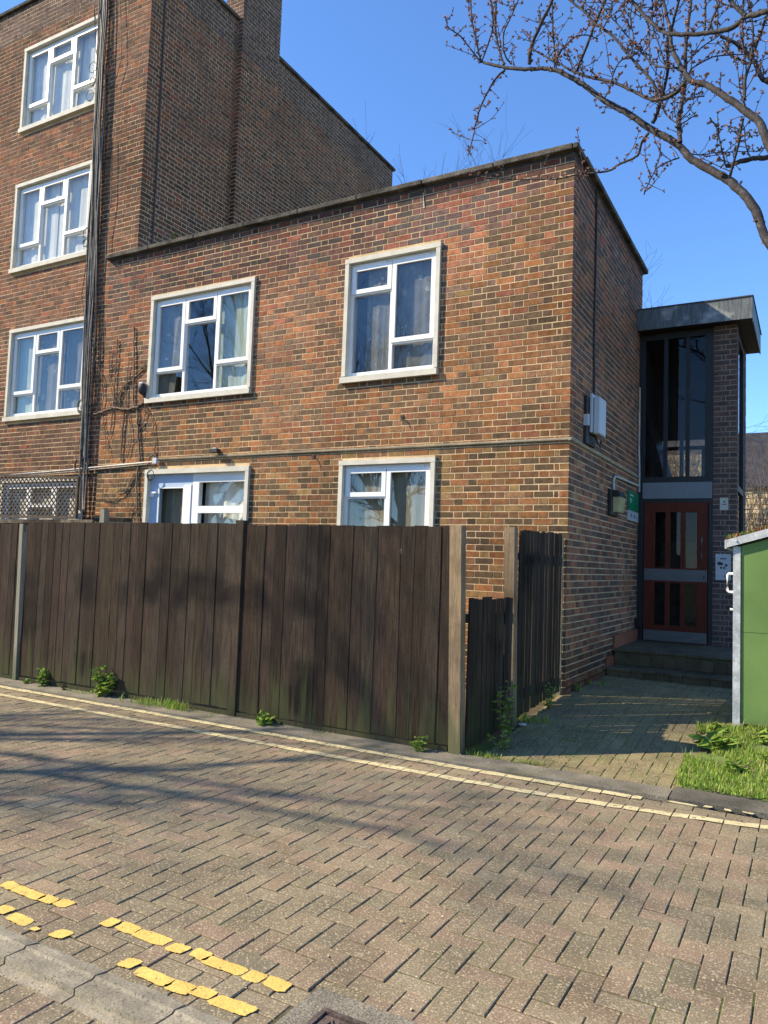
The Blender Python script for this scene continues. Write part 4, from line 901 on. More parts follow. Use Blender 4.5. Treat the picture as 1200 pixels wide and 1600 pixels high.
b = MB(); b.prism([(1.605, rz(1.62) - .01), (1.619, rz(1.62) - .01), (1.619, rz(1.62) + .07), (1.605, rz(1.62) + .07)], 'y', SY - .05, SB + .012); b.build('roof_trim', 'galv', sh_)
b = MB(); b.prism([(1.62, rz(1.62) + .005), (2.6, rz(2.6) + .005), (SX1 + .05, rz(SX1 + .05) + .005), (SX1 + .05, rz(SX1 + .05) + .06), (2.6, rz(2.6) + .06), (1.62, rz(1.62) + .06)], 'y', SY - .038, SB); b.build('roof', 'soil', sh_)
bm = bmesh.new(); bmesh.ops.create_cone(bm, cap_ends=True, segments=8, radius1=.012, radius2=.008, depth=.012, matrix=Matrix.Translation((1.70, SY - .056, rz(1.70) + .035)) @ Matrix.Rotation(R(90), 4, 'X')); b = MB(); b.addbm(bm); b.build('bolt', 'galv', sh_)
b = MB(); b.tube([(1.67, SY + .03, 1.56), (1.632, SY + .03, 1.558), (1.622, SY + .03, 1.545), (1.622, SY + .03, 1.41), (1.632, SY + .03, 1.397), (1.67, SY + .03, 1.395)], .0115, 8); b.build('handle', 'upvc', sh_, smooth=True)
b = MB(); b.tube([(1.67, SY + .03, 1.24), (1.645, SY + .03, 1.24)], [.008, .014], 8); b.build('knob', 'upvc', sh_)
b = MB(); r = random.Random(8)
for _ in range(3600):
    x = r.uniform(1.62, 2.7); y = r.uniform(SY - .04, SB); z = rz(x) + .06; h = r.uniform(.012, .06); a = r.uniform(0, 6.28); c = jit(r.choice([(0.25, .12, .04), (.3, .2, .06), (.13, .2, .04), (.2, .25, .05), (.3, .1, .05)]), .3, r); q = r.uniform(.006, .014)
    for k in range(3):
        t = a + k * 2.09; b.face([(x, y, z), (x + q * math.cos(t) - q * .5 * math.sin(t), y + q * math.sin(t) + q * .5 * math.cos(t), z + h * .7), (x + q * math.cos(t), y + q * math.sin(t), z + h), (x + q * math.cos(t) + q * .5 * math.sin(t), y + q * math.sin(t) - q * .5 * math.cos(t), z + h * .7)], c)
b.build('sedum', 'sedum', sh_, kind='stuff')

# ================================================================ DRAIN COVER
dc = tag(empty('drain_cover', (1, -5.9, 0)), 'iron cover in a concrete frame set into the road at the bottom edge', 'drain cover'); dc.location = (0, 0, 0)
b = MB(); x0, y0, x1, y1 = DR; i0 = (x0 + .09, y0 + .09, x1 - .09, y1 - .1)
b.box(x0, y0, -.03, i0[0], y1, .003); b.box(i0[2], y0, -.03, x1, y1, .003); b.box(i0[0], y0, -.03, i0[2], i0[1], .003); b.box(i0[0], i0[3], -.03, i0[2], y1, .003); b.build('frame', 'tarmac', dc)
b = MB(); bars(b, 0, 1, 0, 1, .1, 0, 1) if False else None
rim = MB(); rim.box(i0[0], i0[1], -.03, i0[0] + .018, i0[3], .006); rim.box(i0[2] - .018, i0[1], -.03, i0[2], i0[3], .006); rim.box(i0[0] + .018, i0[1], -.03, i0[2] - .018, i0[1] + .018, .006); rim.box(i0[0] + .018, i0[3] - .018, -.03, i0[2] - .018, i0[3], .006); rim.build('rim', 'iron', dc)
bx('cover', 'iron', dc, i0[0] + .024, i0[1] + .024, -.03, i0[2] - .024, i0[3] - .024, -.001)
fc = bpy.data.curves.new('lettering', 'FONT'); fc.body = 'NAVO'; fc.size = .062; fc.extrude = .004; fc.materials.append(MT['iron'])
fo = bpy.data.objects.new('lettering', fc); COL.objects.link(fo); fo.parent = dc; fo.location = (i0[0] + .05, i0[3] - .085, .001); fo.rotation_euler = (0, 0, 0)
bpy.context.view_layer.update(); lm = bpy.data.meshes.new_from_object(fo.evaluated_get(bpy.context.evaluated_depsgraph_get())); lo_ = fo.location.copy(); bpy.data.objects.remove(fo); put('lettering', lm, dc, lo_)

# ================================================================ PLANTS
def leaf(b, p, d, L, w, col, droop=0.3):
    d = d.normalized(); s = d.cross(Vector((0, 0, 1)))
    if s.length < 1e-3: s = Vector((1, 0, 0))
    s.normalize(); m1 = p + d * L * .5 + Vector((0, 0, -droop * L * .1)); e = p + d * L + Vector((0, 0, -droop * L * .45)); n = s.cross(d) * w * .25
    b.face([p, m1 + s * w * .5 - n, e, m1 - n * -1], col); b.face([p, m1 + n, e, m1 - s * w * .5 - n], col)
LG = [(0.22, 0.33, 0.05), (0.28, 0.4, 0.06), (0.16, 0.26, 0.04), (0.35, 0.43, 0.09)]
def weed(x, y, z, h, spread, n, L, label, sd, cols=LG, name='weed', group=None, wide=.6):
    r = random.Random(sd); b = MB(); st_ = MB()
    for k in range(max(3, n // 9)):
        a = r.uniform(0, 6.28); q = r.uniform(0, spread); hh = h * r.uniform(.55, 1); top = Vector((x + q * math.cos(a), y + q * math.sin(a) * .6, z + hh)); base = Vector((x + q * .3 * math.cos(a), y + q * .3 * math.sin(a), z - .01))
        st_.tube([base, (base + top) / 2 + Vector((r.uniform(-.01, .01), 0, 0)), top], [.004, .003, .002], 4, cap=False)
        for i in range(9):
            t = r.uniform(.15, 1); p = base.lerp(top, t); az = r.uniform(0, 6.28); d = Vector((math.cos(az), math.sin(az), r.uniform(-.1, .9)))
            leaf(b, p, d, L * r.uniform(.6, 1.2), L * wide * r.uniform(.7, 1.2), jit(r.choice(cols), .25, r))
    e = tag(empty(name, (0, 0, 0)), label, 'plant', group); b.build('leaves', 'leaf', e); st_.build('stems', 'leaf' if False else 'vine', e); return e
weed(-5.33, -2.33, .01, .2, .1, 90, .06, 'small bushy weed at the fence foot, second from the left', 1)
weed(-4.33, -2.34, .01, .32, .14, 260, .07, 'largest leafy weed at the foot of the dark fence', 2)
weed(-5.62, -2.33, .01, .07, .07, 20, .05, 'tiny weed at the fence foot by the leaning pale post', 3)
weed(-4.95, -2.33, .01, .07, .12, 26, .04, 'withered brown weed at the fence foot beside the bushy one', 4, [(0.12, .1, .05), (.1, .09, .04)])
weed(-2.12, -2.35, .01, .12, .1, 50, .085, 'broad-leaved weed at the fence foot right of the middle post', 5)
weed(-0.53, -2.35, .01, .13, .08, 110, .045, 'small bright weed at the fence foot near the pale end post', 6)
weed(-0.02, -1.72, gz(-1.72), .5, .14, 130, .06, 'tall dark nettle-like weed growing against the low slat panel', 7)
weed(0.05, -1.98, gz(-2), .2, .12, 50, .05, 'low weed at the foot of the low slat panel nearest the road', 8)
weed(0.02, -0.6, gz(-.6), .28, .1, 60, .05, 'weed in the shade at the foot of the slatted gate', 9)
weed(0.06, 0.25, .24, .08, .1, 24, .05, 'small weed at the shaded wall foot just behind the building corner', 10)
weed(1.62, -1.2, vz(1.62, -1.2) + .0, .1, .16, 50, .17, 'broad-leaved dock plant in the verge grass below the store post', 11, [(0.24, .36, .06), (.3, .4, .08)], wide=.45)
weed(1.95, -0.95, vz(1.95, -.95), .09, .12, 40, .1, 'low leafy clump in the verge grass at the right edge', 12, wide=.5)
weed(1.78, -1.75, vz(1.78, -1.75), .07, .13, 60, .06, 'low clover patch in the verge grass near the dark kerb', 15, wide=.7)
weed(1.56, -0.82, vz(1.56, -.82), .12, .1, 60, .08, 'leafy weed at the path edge of the verge under the store post', 16, wide=.5)
weed(2.0, -1.45, vz(2.0, -1.45), .08, .12, 60, .07, 'leafy weed in the middle of the verge at the right edge', 18, wide=.6)
weed(-6.13, 0.06, 6.24, .24, .09, 40, .06, 'small plant sprouting on top of the low block coping', 14, [(0.06, .085, .025), (.09, .11, .035)])
def tuft(x, y, z, n, sp, h, label, sd, cols=GR):
    r = random.Random(sd); b = MB(); blades(b, n, lambda: (x + r.gauss(0, sp), y + r.gauss(0, sp * .3), z), h * .4, h, cols, r); tag(b.build('grass_tuft', 'grass', kind='stuff'), label, 'grass tuft', 'grass tufts along the fence and path')
tuft(-3.62, -2.335, .01, 150, .13, .1, 'bright grass tuft at the fence foot, left one of two touching', 21); tuft(-3.28, -2.335, .01, 170, .1, .12, 'bright grass tuft at the fence foot, right one of two touching', 22)
tuft(-4.62, -2.33, .01, 50, .1, .05, 'thin grass tuft at the fence foot left of the largest weed', 23); tuft(-2.9, -2.33, .01, 30, .1, .04, 'short grass wisp at the fence foot left of the middle post', 24)
tuft(-1.55, -2.33, .01, 30, .16, .04, 'sparse grass wisp at the fence foot right of the broad-leaved weed', 25); tuft(0.0, -2.2, .012, 90, .09, .06, 'grass tuft on the kerb just right of the pale end post', 26); tuft(0.33, -2.18, .02, 40, .07, .045, 'small grass wisp in the path joints near its mouth', 27)
tuft(-0.02, -1.1, gz(-1.1), 120, .12, .1, 'grass in the shade under the slatted gate', 28); tuft(0.08, 0.9, .235, 70, .15, .06, 'grass strip along the shaded wall foot before the steps', 29)
b = MB(); r = random.Random(77)
def jplace():
    x = round(r.uniform(0.0, 1.4) * 10) / 10 + r.uniform(-.006, .006); y = r.uniform(-2.2, -1.2); return x, y, gz(y) - .008
blades(b, 420, jplace, .008, .028, GR, r, .003); tag(b.build('joint_moss', 'grass', kind='stuff'), 'sparse moss and grass in the joints of the path mouth', 'moss')
b = MB(); bm = bmesh.new(); bmesh.ops.create_icosphere(bm, subdivisions=1, radius=.035)
for v in bm.verts: v.co = Vector((v.co.x * 1.3, v.co.y, v.co.z * .6)) * r.uniform(.8, 1.15) + Vector((-.02, -1.28, gz(-1.28) + .02))
b.addbm(bm); tag(b.build('pebble', 'white_sign'), 'white stone at the foot of the gate post', 'stone')

b = MB(); r = random.Random(404)         # dry leaf crumbs on the road and kerb
for _ in range(260):
    if r.random() < .5: x, y = r.uniform(-6, 2), -2.42 + r.gauss(0, .06)
    else: x, y = r.uniform(-4, 2.4), r.uniform(-5.9, -2.9)
    z = .014 if y > -2.5 else .004
    a = r.uniform(0, 6.28); s = r.uniform(.003, .011); u = Vector((math.cos(a), math.sin(a), 0)) * s; v = Vector((-u.y, u.x, 0)) * .45; p = Vector((x, y, z + (0.008 if y > -2.4 else 0)))
    b.face([p - u, p + v + Vector((0, 0, s * .5)), p + u + Vector((0, 0, s * .2)), p - v], jit(r.choice([(.3, .22, .12), (.2, .13, .07), (.42, .36, .26)]), .2, r))
tag(b.build('leaf_litter', 'bud', kind='stuff'), 'scattered dry leaf crumbs on the road and kerb', 'litter')

# ================================================================ TREES
LIMBS = [[1,[[2.001,-1.9,4.05,0.0353],[1.943,-1.865,4.243,0.0344],[1.859,-1.83,4.436,0.0336],[1.773,-1.795,4.562,0.0327],[1.682,-1.76,4.676,0.0318],[1.546,-1.725,4.803,0.031],[1.423,-1.69,4.929,0.0301],[1.336,-1.655,5.071,0.0291],[1.203,-1.62,5.205,0.0281],[1.101,-1.585,5.303,0.027],[0.908,-1.55,5.513,0.0261],[0.784,-1.515,5.63,0.0249],[0.64,-1.48,5.772,0.0238],[0.496,-1.445,5.942,0.0226],[0.351,-1.41,6.087,0.0214],[0.202,-1.375,6.224,0.0201],[0.05,-1.34,6.309,0.0187],[-0.177,-1.305,6.392,0.0174],[-0.357,-1.27,6.487,0.016],[-0.508,-1.235,6.581,0.0145],[-0.62,-1.2,6.656,0.0129]]],[0,[[-0.362,-1.254,6.466,0.012],[-0.432,-1.304,6.38,0.0109],[-0.499,-1.354,6.222,0.0098],[-0.548,-1.404,6.059,0.0087],[-0.57,-1.454,5.878,0.0075],[-0.584,-1.504,5.68,0.0064],[-0.6,-1.554,5.498,0.0053]]],[0,[[-0.643,-1.195,6.673,0.0101],[-0.712,-1.145,6.883,0.0094],[-0.8,-1.095,7.222,0.0086],[-0.851,-1.045,7.514,0.0079],[-0.895,-0.995,7.779,0.0071]]],[0,[[-0.643,-1.195,6.666,0.0079],[-0.746,-1.245,6.814,0.0072],[-0.842,-1.295,6.953,0.0065],[-0.952,-1.345,7.045,0.0058],[-0.968,-1.395,7.134,0.0051]]],[0,[[-0.643,-1.195,6.666,0.009],[-0.558,-1.245,6.798,0.0081],[-0.487,-1.295,6.942,0.0072],[-0.491,-1.345,7.181,0.0063],[-0.472,-1.395,7.306,0.0055]]],[0,[[-0.378,-1.25,6.532,0.0131],[-0.468,-1.175,6.787,0.0125],[-0.538,-1.1,7.056,0.0119],[-0.57,-1.025,7.43,0.0112],[-0.599,-0.95,7.704,0.0104]]],[0,[[-0.283,-1.271,6.491,0.0081],[-0.336,-1.331,6.572,0.0076],[-0.332,-1.391,6.739,0.007],[-0.241,-1.451,6.845,0.0064],[-0.145,-1.511,6.945,0.0058],[-0.087,-1.571,7.011,0.0052]]],[0,[[-0.091,-1.314,6.406,0.0192],[-0.061,-1.364,6.524,0.018],[0.025,-1.414,6.653,0.0168],[0.161,-1.464,6.844,0.0155],[0.229,-1.514,6.939,0.0143]]],[0,[[0.181,-1.376,6.263,0.0093],[0.154,-1.301,6.48,0.0088],[0.109,-1.226,6.762,0.0083],[0.073,-1.151,7.119,0.0077],[0.038,-1.076,7.384,0.0071]]],[0,[[0.401,-1.429,6.101,0.0147],[0.448,-1.479,6.155,0.0139],[0.537,-1.529,6.302,0.013],[0.613,-1.579,6.431,0.0122],[0.71,-1.629,6.567,0.0114],[0.767,-1.679,6.629,0.0106]]],[0,[[1.439,-2.1,5.314,0.017],[1.353,-2.05,5.28,0.016],[1.249,-2.0,5.295,0.0151],[1.147,-1.95,5.357,0.0142],[1.036,-1.9,5.466,0.0132],[0.858,-1.85,5.629,0.0122],[0.651,-1.8,5.767,0.0113],[0.475,-1.75,5.901,0.0102],[0.343,-1.7,6.039,0.009],[0.178,-1.65,6.199,0.0079],[0.022,-1.6,6.352,0.0066]]],[0,[[1.249,-2.0,5.316,0.0131],[1.16,-1.978,5.501,0.0128],[1.067,-1.956,5.647,0.0124],[0.962,-1.933,5.814,0.0121],[0.853,-1.911,5.993,0.0118],[0.743,-1.889,6.131,0.0114],[0.688,-1.867,6.192,0.011],[0.567,-1.844,6.374,0.0106],[0.443,-1.822,6.525,0.0102],[0.319,-1.8,6.704,0.0098]]],[0,[[1.119,-1.618,5.335,0.0168],[1.172,-1.662,5.419,0.0159],[1.194,-1.707,5.472,0.0151],[1.229,-1.751,5.53,0.0142],[1.267,-1.796,5.674,0.0134],[1.267,-1.84,5.81,0.0127],[1.298,-1.884,5.902,0.0119],[1.338,-1.929,6.022,0.0111],[1.372,-1.973,6.097,0.0103],[1.402,-2.018,6.189,0.0096]]],[0,[[1.347,-1.685,5.081,0.0199],[1.332,-1.642,5.277,0.0189],[1.349,-1.599,5.49,0.0179],[1.362,-1.556,5.656,0.0168],[1.359,-1.513,5.925,0.0157],[1.362,-1.47,6.139,0.0146],[1.389,-1.427,6.469,0.0135],[1.393,-1.385,6.643,0.0124]]],[1,[[2.181,-2.3,4.199,0.0304],[2.021,-2.269,4.607,0.0294],[1.974,-2.238,4.767,0.0279],[1.883,-2.208,4.902,0.0264],[1.788,-2.177,5.02,0.0249],[1.689,-2.146,5.139,0.0234],[1.59,-2.115,5.251,0.0218],[1.479,-2.085,5.332,0.0202],[1.413,-2.054,5.463,0.0185],[1.355,-2.023,5.609,0.0167],[1.316,-1.992,5.757,0.0148],[1.3,-1.962,5.921,0.0129],[1.239,-1.931,6.173,0.011],[1.207,-1.9,6.343,0.009]]],[0,[[1.382,-2.1,5.454,0.0081],[1.277,-2.05,5.522,0.0077],[1.183,-2.0,5.607,0.0073],[1.108,-1.95,5.731,0.0069],[1.0,-1.9,5.917,0.0065],[0.801,-1.85,6.245,0.0061],[0.717,-1.8,6.399,0.0057]]],[1,[[2.261,-2.6,5.31,0.02],[2.033,-2.564,5.381,0.0196],[1.964,-2.527,5.406,0.0188],[1.89,-2.491,5.437,0.018],[1.81,-2.455,5.408,0.0172],[1.697,-2.418,5.44,0.0164],[1.573,-2.382,5.485,0.0155],[1.372,-2.345,5.573,0.0148],[1.287,-2.309,5.657,0.0139],[1.188,-2.273,5.799,0.0129],[1.075,-2.236,5.998,0.012],[1.017,-2.2,6.171,0.0109]]],[0,[[1.89,-2.5,5.44,0.0153],[1.837,-2.5,5.51,0.0141],[1.792,-2.5,5.587,0.0129],[1.746,-2.5,5.698,0.0117]]],[1,[[2.211,-1.5,5.338,0.0217],[1.985,-1.517,5.509,0.0203],[1.936,-1.533,5.552,0.0186],[1.897,-1.55,5.666,0.0169],[1.825,-1.567,5.786,0.0152],[1.746,-1.583,5.871,0.0134],[1.642,-1.6,5.948,0.0117]]],[0,[[1.866,-1.55,5.675,0.0089],[1.708,-1.5,5.826,0.0082],[1.651,-1.45,5.997,0.0074]]],[0,[[1.863,-2.2,5.011,0.012],[1.869,-2.18,5.186,0.0114],[1.906,-2.16,5.324,0.0108],[1.951,-2.14,5.48,0.0102],[2.004,-2.12,5.658,0.0095],[2.024,-2.1,5.783,0.0089]]],[1,[[2.21,-1.5,4.893,0.0216],[1.983,-1.55,4.865,0.0205],[1.886,-1.6,4.856,0.0192],[1.776,-1.65,4.823,0.018],[1.695,-1.7,4.783,0.0166]]],[0,[[1.695,-1.7,4.796,0.0079],[1.65,-1.633,5.005,0.0071],[1.609,-1.567,5.201,0.0063],[1.552,-1.5,5.334,0.0055]]],[0,[[1.732,-1.807,4.638,0.0116],[1.778,-1.874,4.764,0.0103],[1.814,-1.94,4.873,0.0091],[1.845,-2.007,4.98,0.0079]]],[0,[[1.867,-1.6,4.863,0.0057],[1.829,-1.55,5.003,0.0051],[1.813,-1.5,5.184,0.0045]]],[0,[[1.087,-1.608,5.269,0.0121],[1.023,-1.583,5.208,0.0116],[0.995,-1.558,5.131,0.011],[0.943,-1.533,5.113,0.0104],[0.824,-1.508,5.104,0.0098],[0.752,-1.483,5.081,0.0092],[0.657,-1.458,5.091,0.0086],[0.513,-1.433,5.124,0.008],[0.401,-1.408,5.149,0.0074],[0.287,-1.383,5.156,0.0067],[0.108,-1.358,5.195,0.0061],[-0.309,-1.333,5.3,0.0056],[-0.665,-1.308,5.438,0.0049]]],[0,[[1.346,-1.684,4.951,0.0059],[1.225,-1.734,4.9,0.0055],[1.169,-1.784,4.824,0.0052],[1.134,-1.834,4.716,0.0048],[1.104,-1.884,4.598,0.0045]]],[0,[[1.428,-1.709,4.951,0.0049],[1.49,-1.643,4.958,0.0045],[1.644,-1.576,4.976,0.004],[1.836,-1.509,4.969,0.0036]]],[0,[[1.59,-2.2,5.632,0.0091],[1.588,-2.15,5.798,0.0081],[1.583,-2.1,5.988,0.0072]]],[0,[[1.617,-2.2,5.624,0.0091],[1.648,-2.167,5.741,0.0084],[1.693,-2.133,5.875,0.0078],[1.707,-2.1,5.97,0.0071]]],[0,[[1.908,-2.2,5.299,0.0088],[1.914,-2.167,5.563,0.0082],[1.885,-2.133,5.808,0.0076],[1.874,-2.1,5.936,0.007]]],[0,[[1.853,-2.2,5.404,0.0089],[1.844,-2.15,5.711,0.008],[1.857,-2.1,5.917,0.007]]],[0,[[1.424,-2.0,5.513,0.006],[1.517,-1.925,5.668,0.0052],[1.666,-1.85,5.794,0.0043]]],[0,[[1.466,-2.0,5.479,0.006],[1.599,-1.95,5.558,0.0054],[1.713,-1.9,5.58,0.0049],[1.856,-1.85,5.575,0.0043]]],[0,[[0.786,-2.0,6.043,0.0064],[0.819,-1.925,6.211,0.0055],[0.825,-1.85,6.43,0.0047]]],[0,[[1.007,-2.0,5.715,0.0063],[1.02,-1.95,5.906,0.0057],[0.982,-1.9,6.117,0.0052],[0.994,-1.85,6.342,0.0046]]],[0,[[1.139,-2.0,5.97,0.0062],[1.189,-1.925,6.129,0.0054],[1.199,-1.85,6.298,0.0045]]],[0,[[0.856,-2.0,5.552,0.0063],[0.889,-1.925,5.742,0.0055],[0.975,-1.85,5.845,0.0046]]],[0,[[0.562,-2.0,5.727,0.0065],[0.483,-1.925,5.922,0.0057],[0.403,-1.85,6.098,0.0048]]],[0,[[0.395,-2.0,5.874,0.0066],[0.433,-1.95,6.008,0.006],[0.556,-1.9,6.116,0.0053],[0.707,-1.85,6.071,0.0047]]],[0,[[1.519,-2.0,5.36,0.006],[1.486,-1.925,5.298,0.0052],[1.548,-1.85,5.324,0.0044]]],[0,[[1.381,-2.0,5.05,0.006],[1.272,-1.925,5.209,0.0053],[1.234,-1.85,5.358,0.0045]]],[0,[[1.39,-2.0,5.048,0.006],[1.499,-1.85,5.189,0.0044]]],[0,[[0.806,-2.0,5.435,0.0063],[0.824,-1.925,5.539,0.0055],[0.821,-1.85,5.668,0.0046]]],[0,[[1.079,-2.0,6.018,0.0062],[1.087,-1.925,6.23,0.0054],[1.097,-1.85,6.39,0.0046]]],[0,[[1.654,-2.0,5.727,0.0059],[1.654,-1.925,5.928,0.0052],[1.627,-1.85,6.174,0.0044]]],[0,[[1.28,-2.0,5.551,0.0061],[1.221,-1.95,5.787,0.0056],[1.161,-1.9,6.002,0.0051],[1.149,-1.85,6.261,0.0045]]]]
def smooth_path(pts, sub=3):
    """Catmull-Rom through points (x, y, z, r)"""
    out = []; P = [pts[0]] + list(pts) + [pts[-1]]
    for i in range(1, len(P) - 2):
        for k in range(sub):
            t = k / sub; out.append(tuple(0.5 * (2 * P[i][j] + (P[i + 1][j] - P[i - 1][j]) * t + (2 * P[i - 1][j] - 5 * P[i][j] + 4 * P[i + 1][j] - P[i + 2][j]) * t * t + (3 * P[i][j] - P[i - 1][j] - 3 * P[i + 1][j] + P[i + 2][j]) * t ** 3) for j in range(4)))
    out.append(tuple(pts[-1])); return out
ch = tag(empty('cherry_tree', (3.6, -2.0, .2)), 'budding cherry tree whose knobbly bough reaches in from the top right', 'tree'); ch.location = (0, 0, 0)
r = random.Random(31); twg = MB(); bud = MB()
trunk = smooth_path([(3.55, -2.05, -.05, .17), (3.5, -2.05, .9, .145), (3.42, -2.03, 1.9, .135), (3.3, -2.0, 2.6, .13)], 4)
b = MB(); b.tube([p[:3] for p in trunk], [p[3] * (1 + .06 * math.sin(i * 2.1)) for i, p in enumerate(trunk)], 12); b.build('trunk', 'bark', ch, smooth=True)
def knob(p, q, nb, size):
    for _ in range(nb):
        d = Vector((r.uniform(-1, 1), r.uniform(-1, 1), r.uniform(-.6, 1))).normalized(); L = size * r.uniform(.7, 1.5); e = p + d * L; s = d.orthogonal().normalized() * L * .42; t = d.cross(s).normalized() * L * .42; m_ = p + d * L * .45
        c = jit(r.choice([(0.55, .36, .3), (.42, .27, .22), (.58, .44, .38), (.34, .23, .17)]), .2, r)
        for u, v in ((s, t), (t, -s), (-s, -t), (-t, s)): bud.face([p, m_ + u, e], c); bud.face([p, m_ + v, e], c)
def spur(p, ax, L, rad):
    d = (ax.orthogonal().normalized()); d = Matrix.Rotation(r.uniform(0, 6.28), 3, ax) @ d; d = (d + ax * .3 + Vector((0, 0, .45))).normalized(); e = p + d * L; m_ = p + d * L * .5 + Vector((r.uniform(-1, 1), r.uniform(-1, 1), r.uniform(-1, 1))) * L * .12
    twg.tube([p, m_, e], [rad, rad * .8, rad * .6], 4, cap=False); knob(e, d, r.choice((4, 5, 6, 7)), .0155)
    if r.random() < .4: knob(m_, d, 3, .014)
joins = {0: (3.3, -2.0, 2.6)}
for k, (kind, pts) in enumerate(LIMBS):
    pts = [tuple(p) for p in pts]
    if kind == 1:                      # a limb: carried on to the trunk out of the picture
        a = pts[0]
        if k == 0: pts = [(3.3, -2.0, 2.55, .13), (2.75, -1.97, 3.0, .105), (2.3, -1.93, 3.65, .085)] + pts
        else: pts = [(2.42, -1.94, 3.5, max(a[3] * 1.15, .045)), ((a[0] + 2.42) / 2 + .25, (a[1] - 1.94) / 2, (a[2] + 3.5) / 2 + .05, a[3] * 1.1)] + pts
    sp = smooth_path(pts, 5); b = MB(); nn = 10 if kind else 6; rad = []
    for i, p in enumerate(sp): rad.append(p[3] * (1 + (.1 if kind else .06) * mnoise.noise(Vector((p[0] * 14, p[2] * 14, k)))))
    jt = .004 if kind else .0025; q = [(p[0] + r.uniform(-jt, jt), p[1] + r.uniform(-jt, jt), p[2] + r.uniform(-jt, jt)) for p in sp]
    b.tube(q, rad, nn); b.build('branch', 'bark', ch, smooth=True)
    for i in range(1, len(sp)):
        p = Vector(sp[i][:3]); ax = Vector(sp[i][:3]) - Vector(sp[i - 1][:3]); seg = ax.length
        if seg < 1e-5: continue
        ax.normalize(); dens = seg / (0.11 if kind else 0.036)
        if k == 0 and sp[i][0] > 1.0: dens *= .25
        while dens > 0:
            if r.random() < dens: spur(p.lerp(Vector(sp[i - 1][:3]), r.random()), ax, r.uniform(.015, .06) if r.random() < .8 else r.uniform(.07, .16), .0036)
            dens -= 1
for k, (kind, pts) in enumerate(LIMBS):          # fine side shoots
    for a, c in zip(pts, pts[1:]):
        for _ in range(1 if kind else 2):
            if k == 0 and a[0] > 1.2 or r.random() < .6: continue
            p = Vector(a[:3]).lerp(Vector(c[:3]), r.random()); d = Vector((r.uniform(-1, 1), r.uniform(-1, 1) * .6, r.uniform(-.2, 1.3))).normalized(); L = r.uniform(.12, .4); q = [p]
            for i in range(4): d = (d + Vector((r.uniform(-.3, .3), r.uniform(-.3, .3), r.uniform(-.05, .35)))).normalized(); q.append(q[-1] + d * L / 4)
            twg.tube(q, [.0042, .0038, .0034, .003, .0024], 4, cap=False)
            for i in range(1, 5):
                knob(q[i], d, 4 if i == 4 else 3, .014)
                if r.random() < .7: spur(q[i], d, r.uniform(.015, .05), .003)
twg.build('twigs', 'bark', ch, kind='stuff'); bud.build('buds', 'bud', ch, kind='stuff')

def bare_tree(name, base, height, label, sd, mt='bark_dark', levels=5, trunk_r=.16, spread=.55, parts=True, first=.3, nfork=(3, 5), cutoff=0.0, lean=(0, 0)):
    """leafless tree: tapered trunk, forking limbs and fine twigs"""
    r = random.Random(sd); root = tag(empty(name, base), label, 'tree', None); tb = MB(); lb = MB(); tw = MB(); B0 = Vector(base)
    root.location = (0, 0, 0)
    def grow(p, d, L, rad, lv):
        n = 5 if lv < 3 else 3; pts = [p]; rs = [rad]; q = p.copy(); dd = d.copy()
        for i in range(n):
            dd = (dd + Vector((r.uniform(-1, 1), r.uniform(-1, 1), r.uniform(-.6, 1.0))) * (.13 if lv == 0 else .2)).normalized(); q = q + dd * L / n; pts.append(q.copy()); rs.append(max(rad * (1 - .55 * (i + 1) / n), .004))
        (tb if lv == 0 else lb if lv < 3 else tw).tube(pts, rs, 9 if lv == 0 else 6 if lv < 3 else 3, cap=lv == 0)
        if lv >= levels: return
        k = r.randint(*nfork) + (2 if lv == 0 else 0)
        for j in range(k):
            t = r.uniform(.35 if lv else first, 1.0) if j else 1.0; i = min(int(t * n), n); b_ = pts[i]; az = r.uniform(0, 6.28); o = dd.orthogonal().normalized(); o = Matrix.Rotation(az, 3, dd) @ o
            nd = (dd + o * r.uniform(.45, 1.0) * spread * 1.6 + Vector((0, 0, .12))).normalized(); grow(b_, nd, L * r.uniform(.5, .78), max(rs[i] * r.uniform(.56, .84), .005), lv + 1)
    grow(B0, Vector((lean[0], lean[1], 1)).normalized(), height * .38, trunk_r, 0)
    tb.build('trunk', mt, root, smooth=True); lb.build('limbs', mt, root, smooth=True); tw.build('crown', mt, root, kind='stuff')
    return root
# trees on the near pavement, outside the frame: they throw the branch shadows on road and fence and show in the windows
bare_tree('street_tree', (-10.6, -10.9, -.05), 15, 'bare street tree beyond the left edge whose shadow falls on the road', 3, 'bark', 5, .34, .62, nfork=(3, 5))
bare_tree('street_tree', (-14.9, -9.9, -.05), 13.5, 'bare street tree mirrored in the middle upper window', 8, 'bark', 5, .28, .6, nfork=(3, 5))
bare_tree('street_tree', (-10.9, -17.0, -.05), 15, 'bare street tree mirrored in the upper right front window', 17, 'bark', 5, .3, .62, nfork=(4, 5))
# far trees behind the roofs
bare_tree('far_tree', (-10.9, 21, .1), 23.5, 'twiggy bare treetop showing just above the low block coping', 12, levels=5, trunk_r=.2, nfork=(5, 6), spread=.48)
bare_tree('far_tree', (-6.4, 21, .1), 15.0, 'bare tree showing past the far top corner of the side wall', 14, levels=5, trunk_r=.18, nfork=(3, 4), lean=(.12, 0))

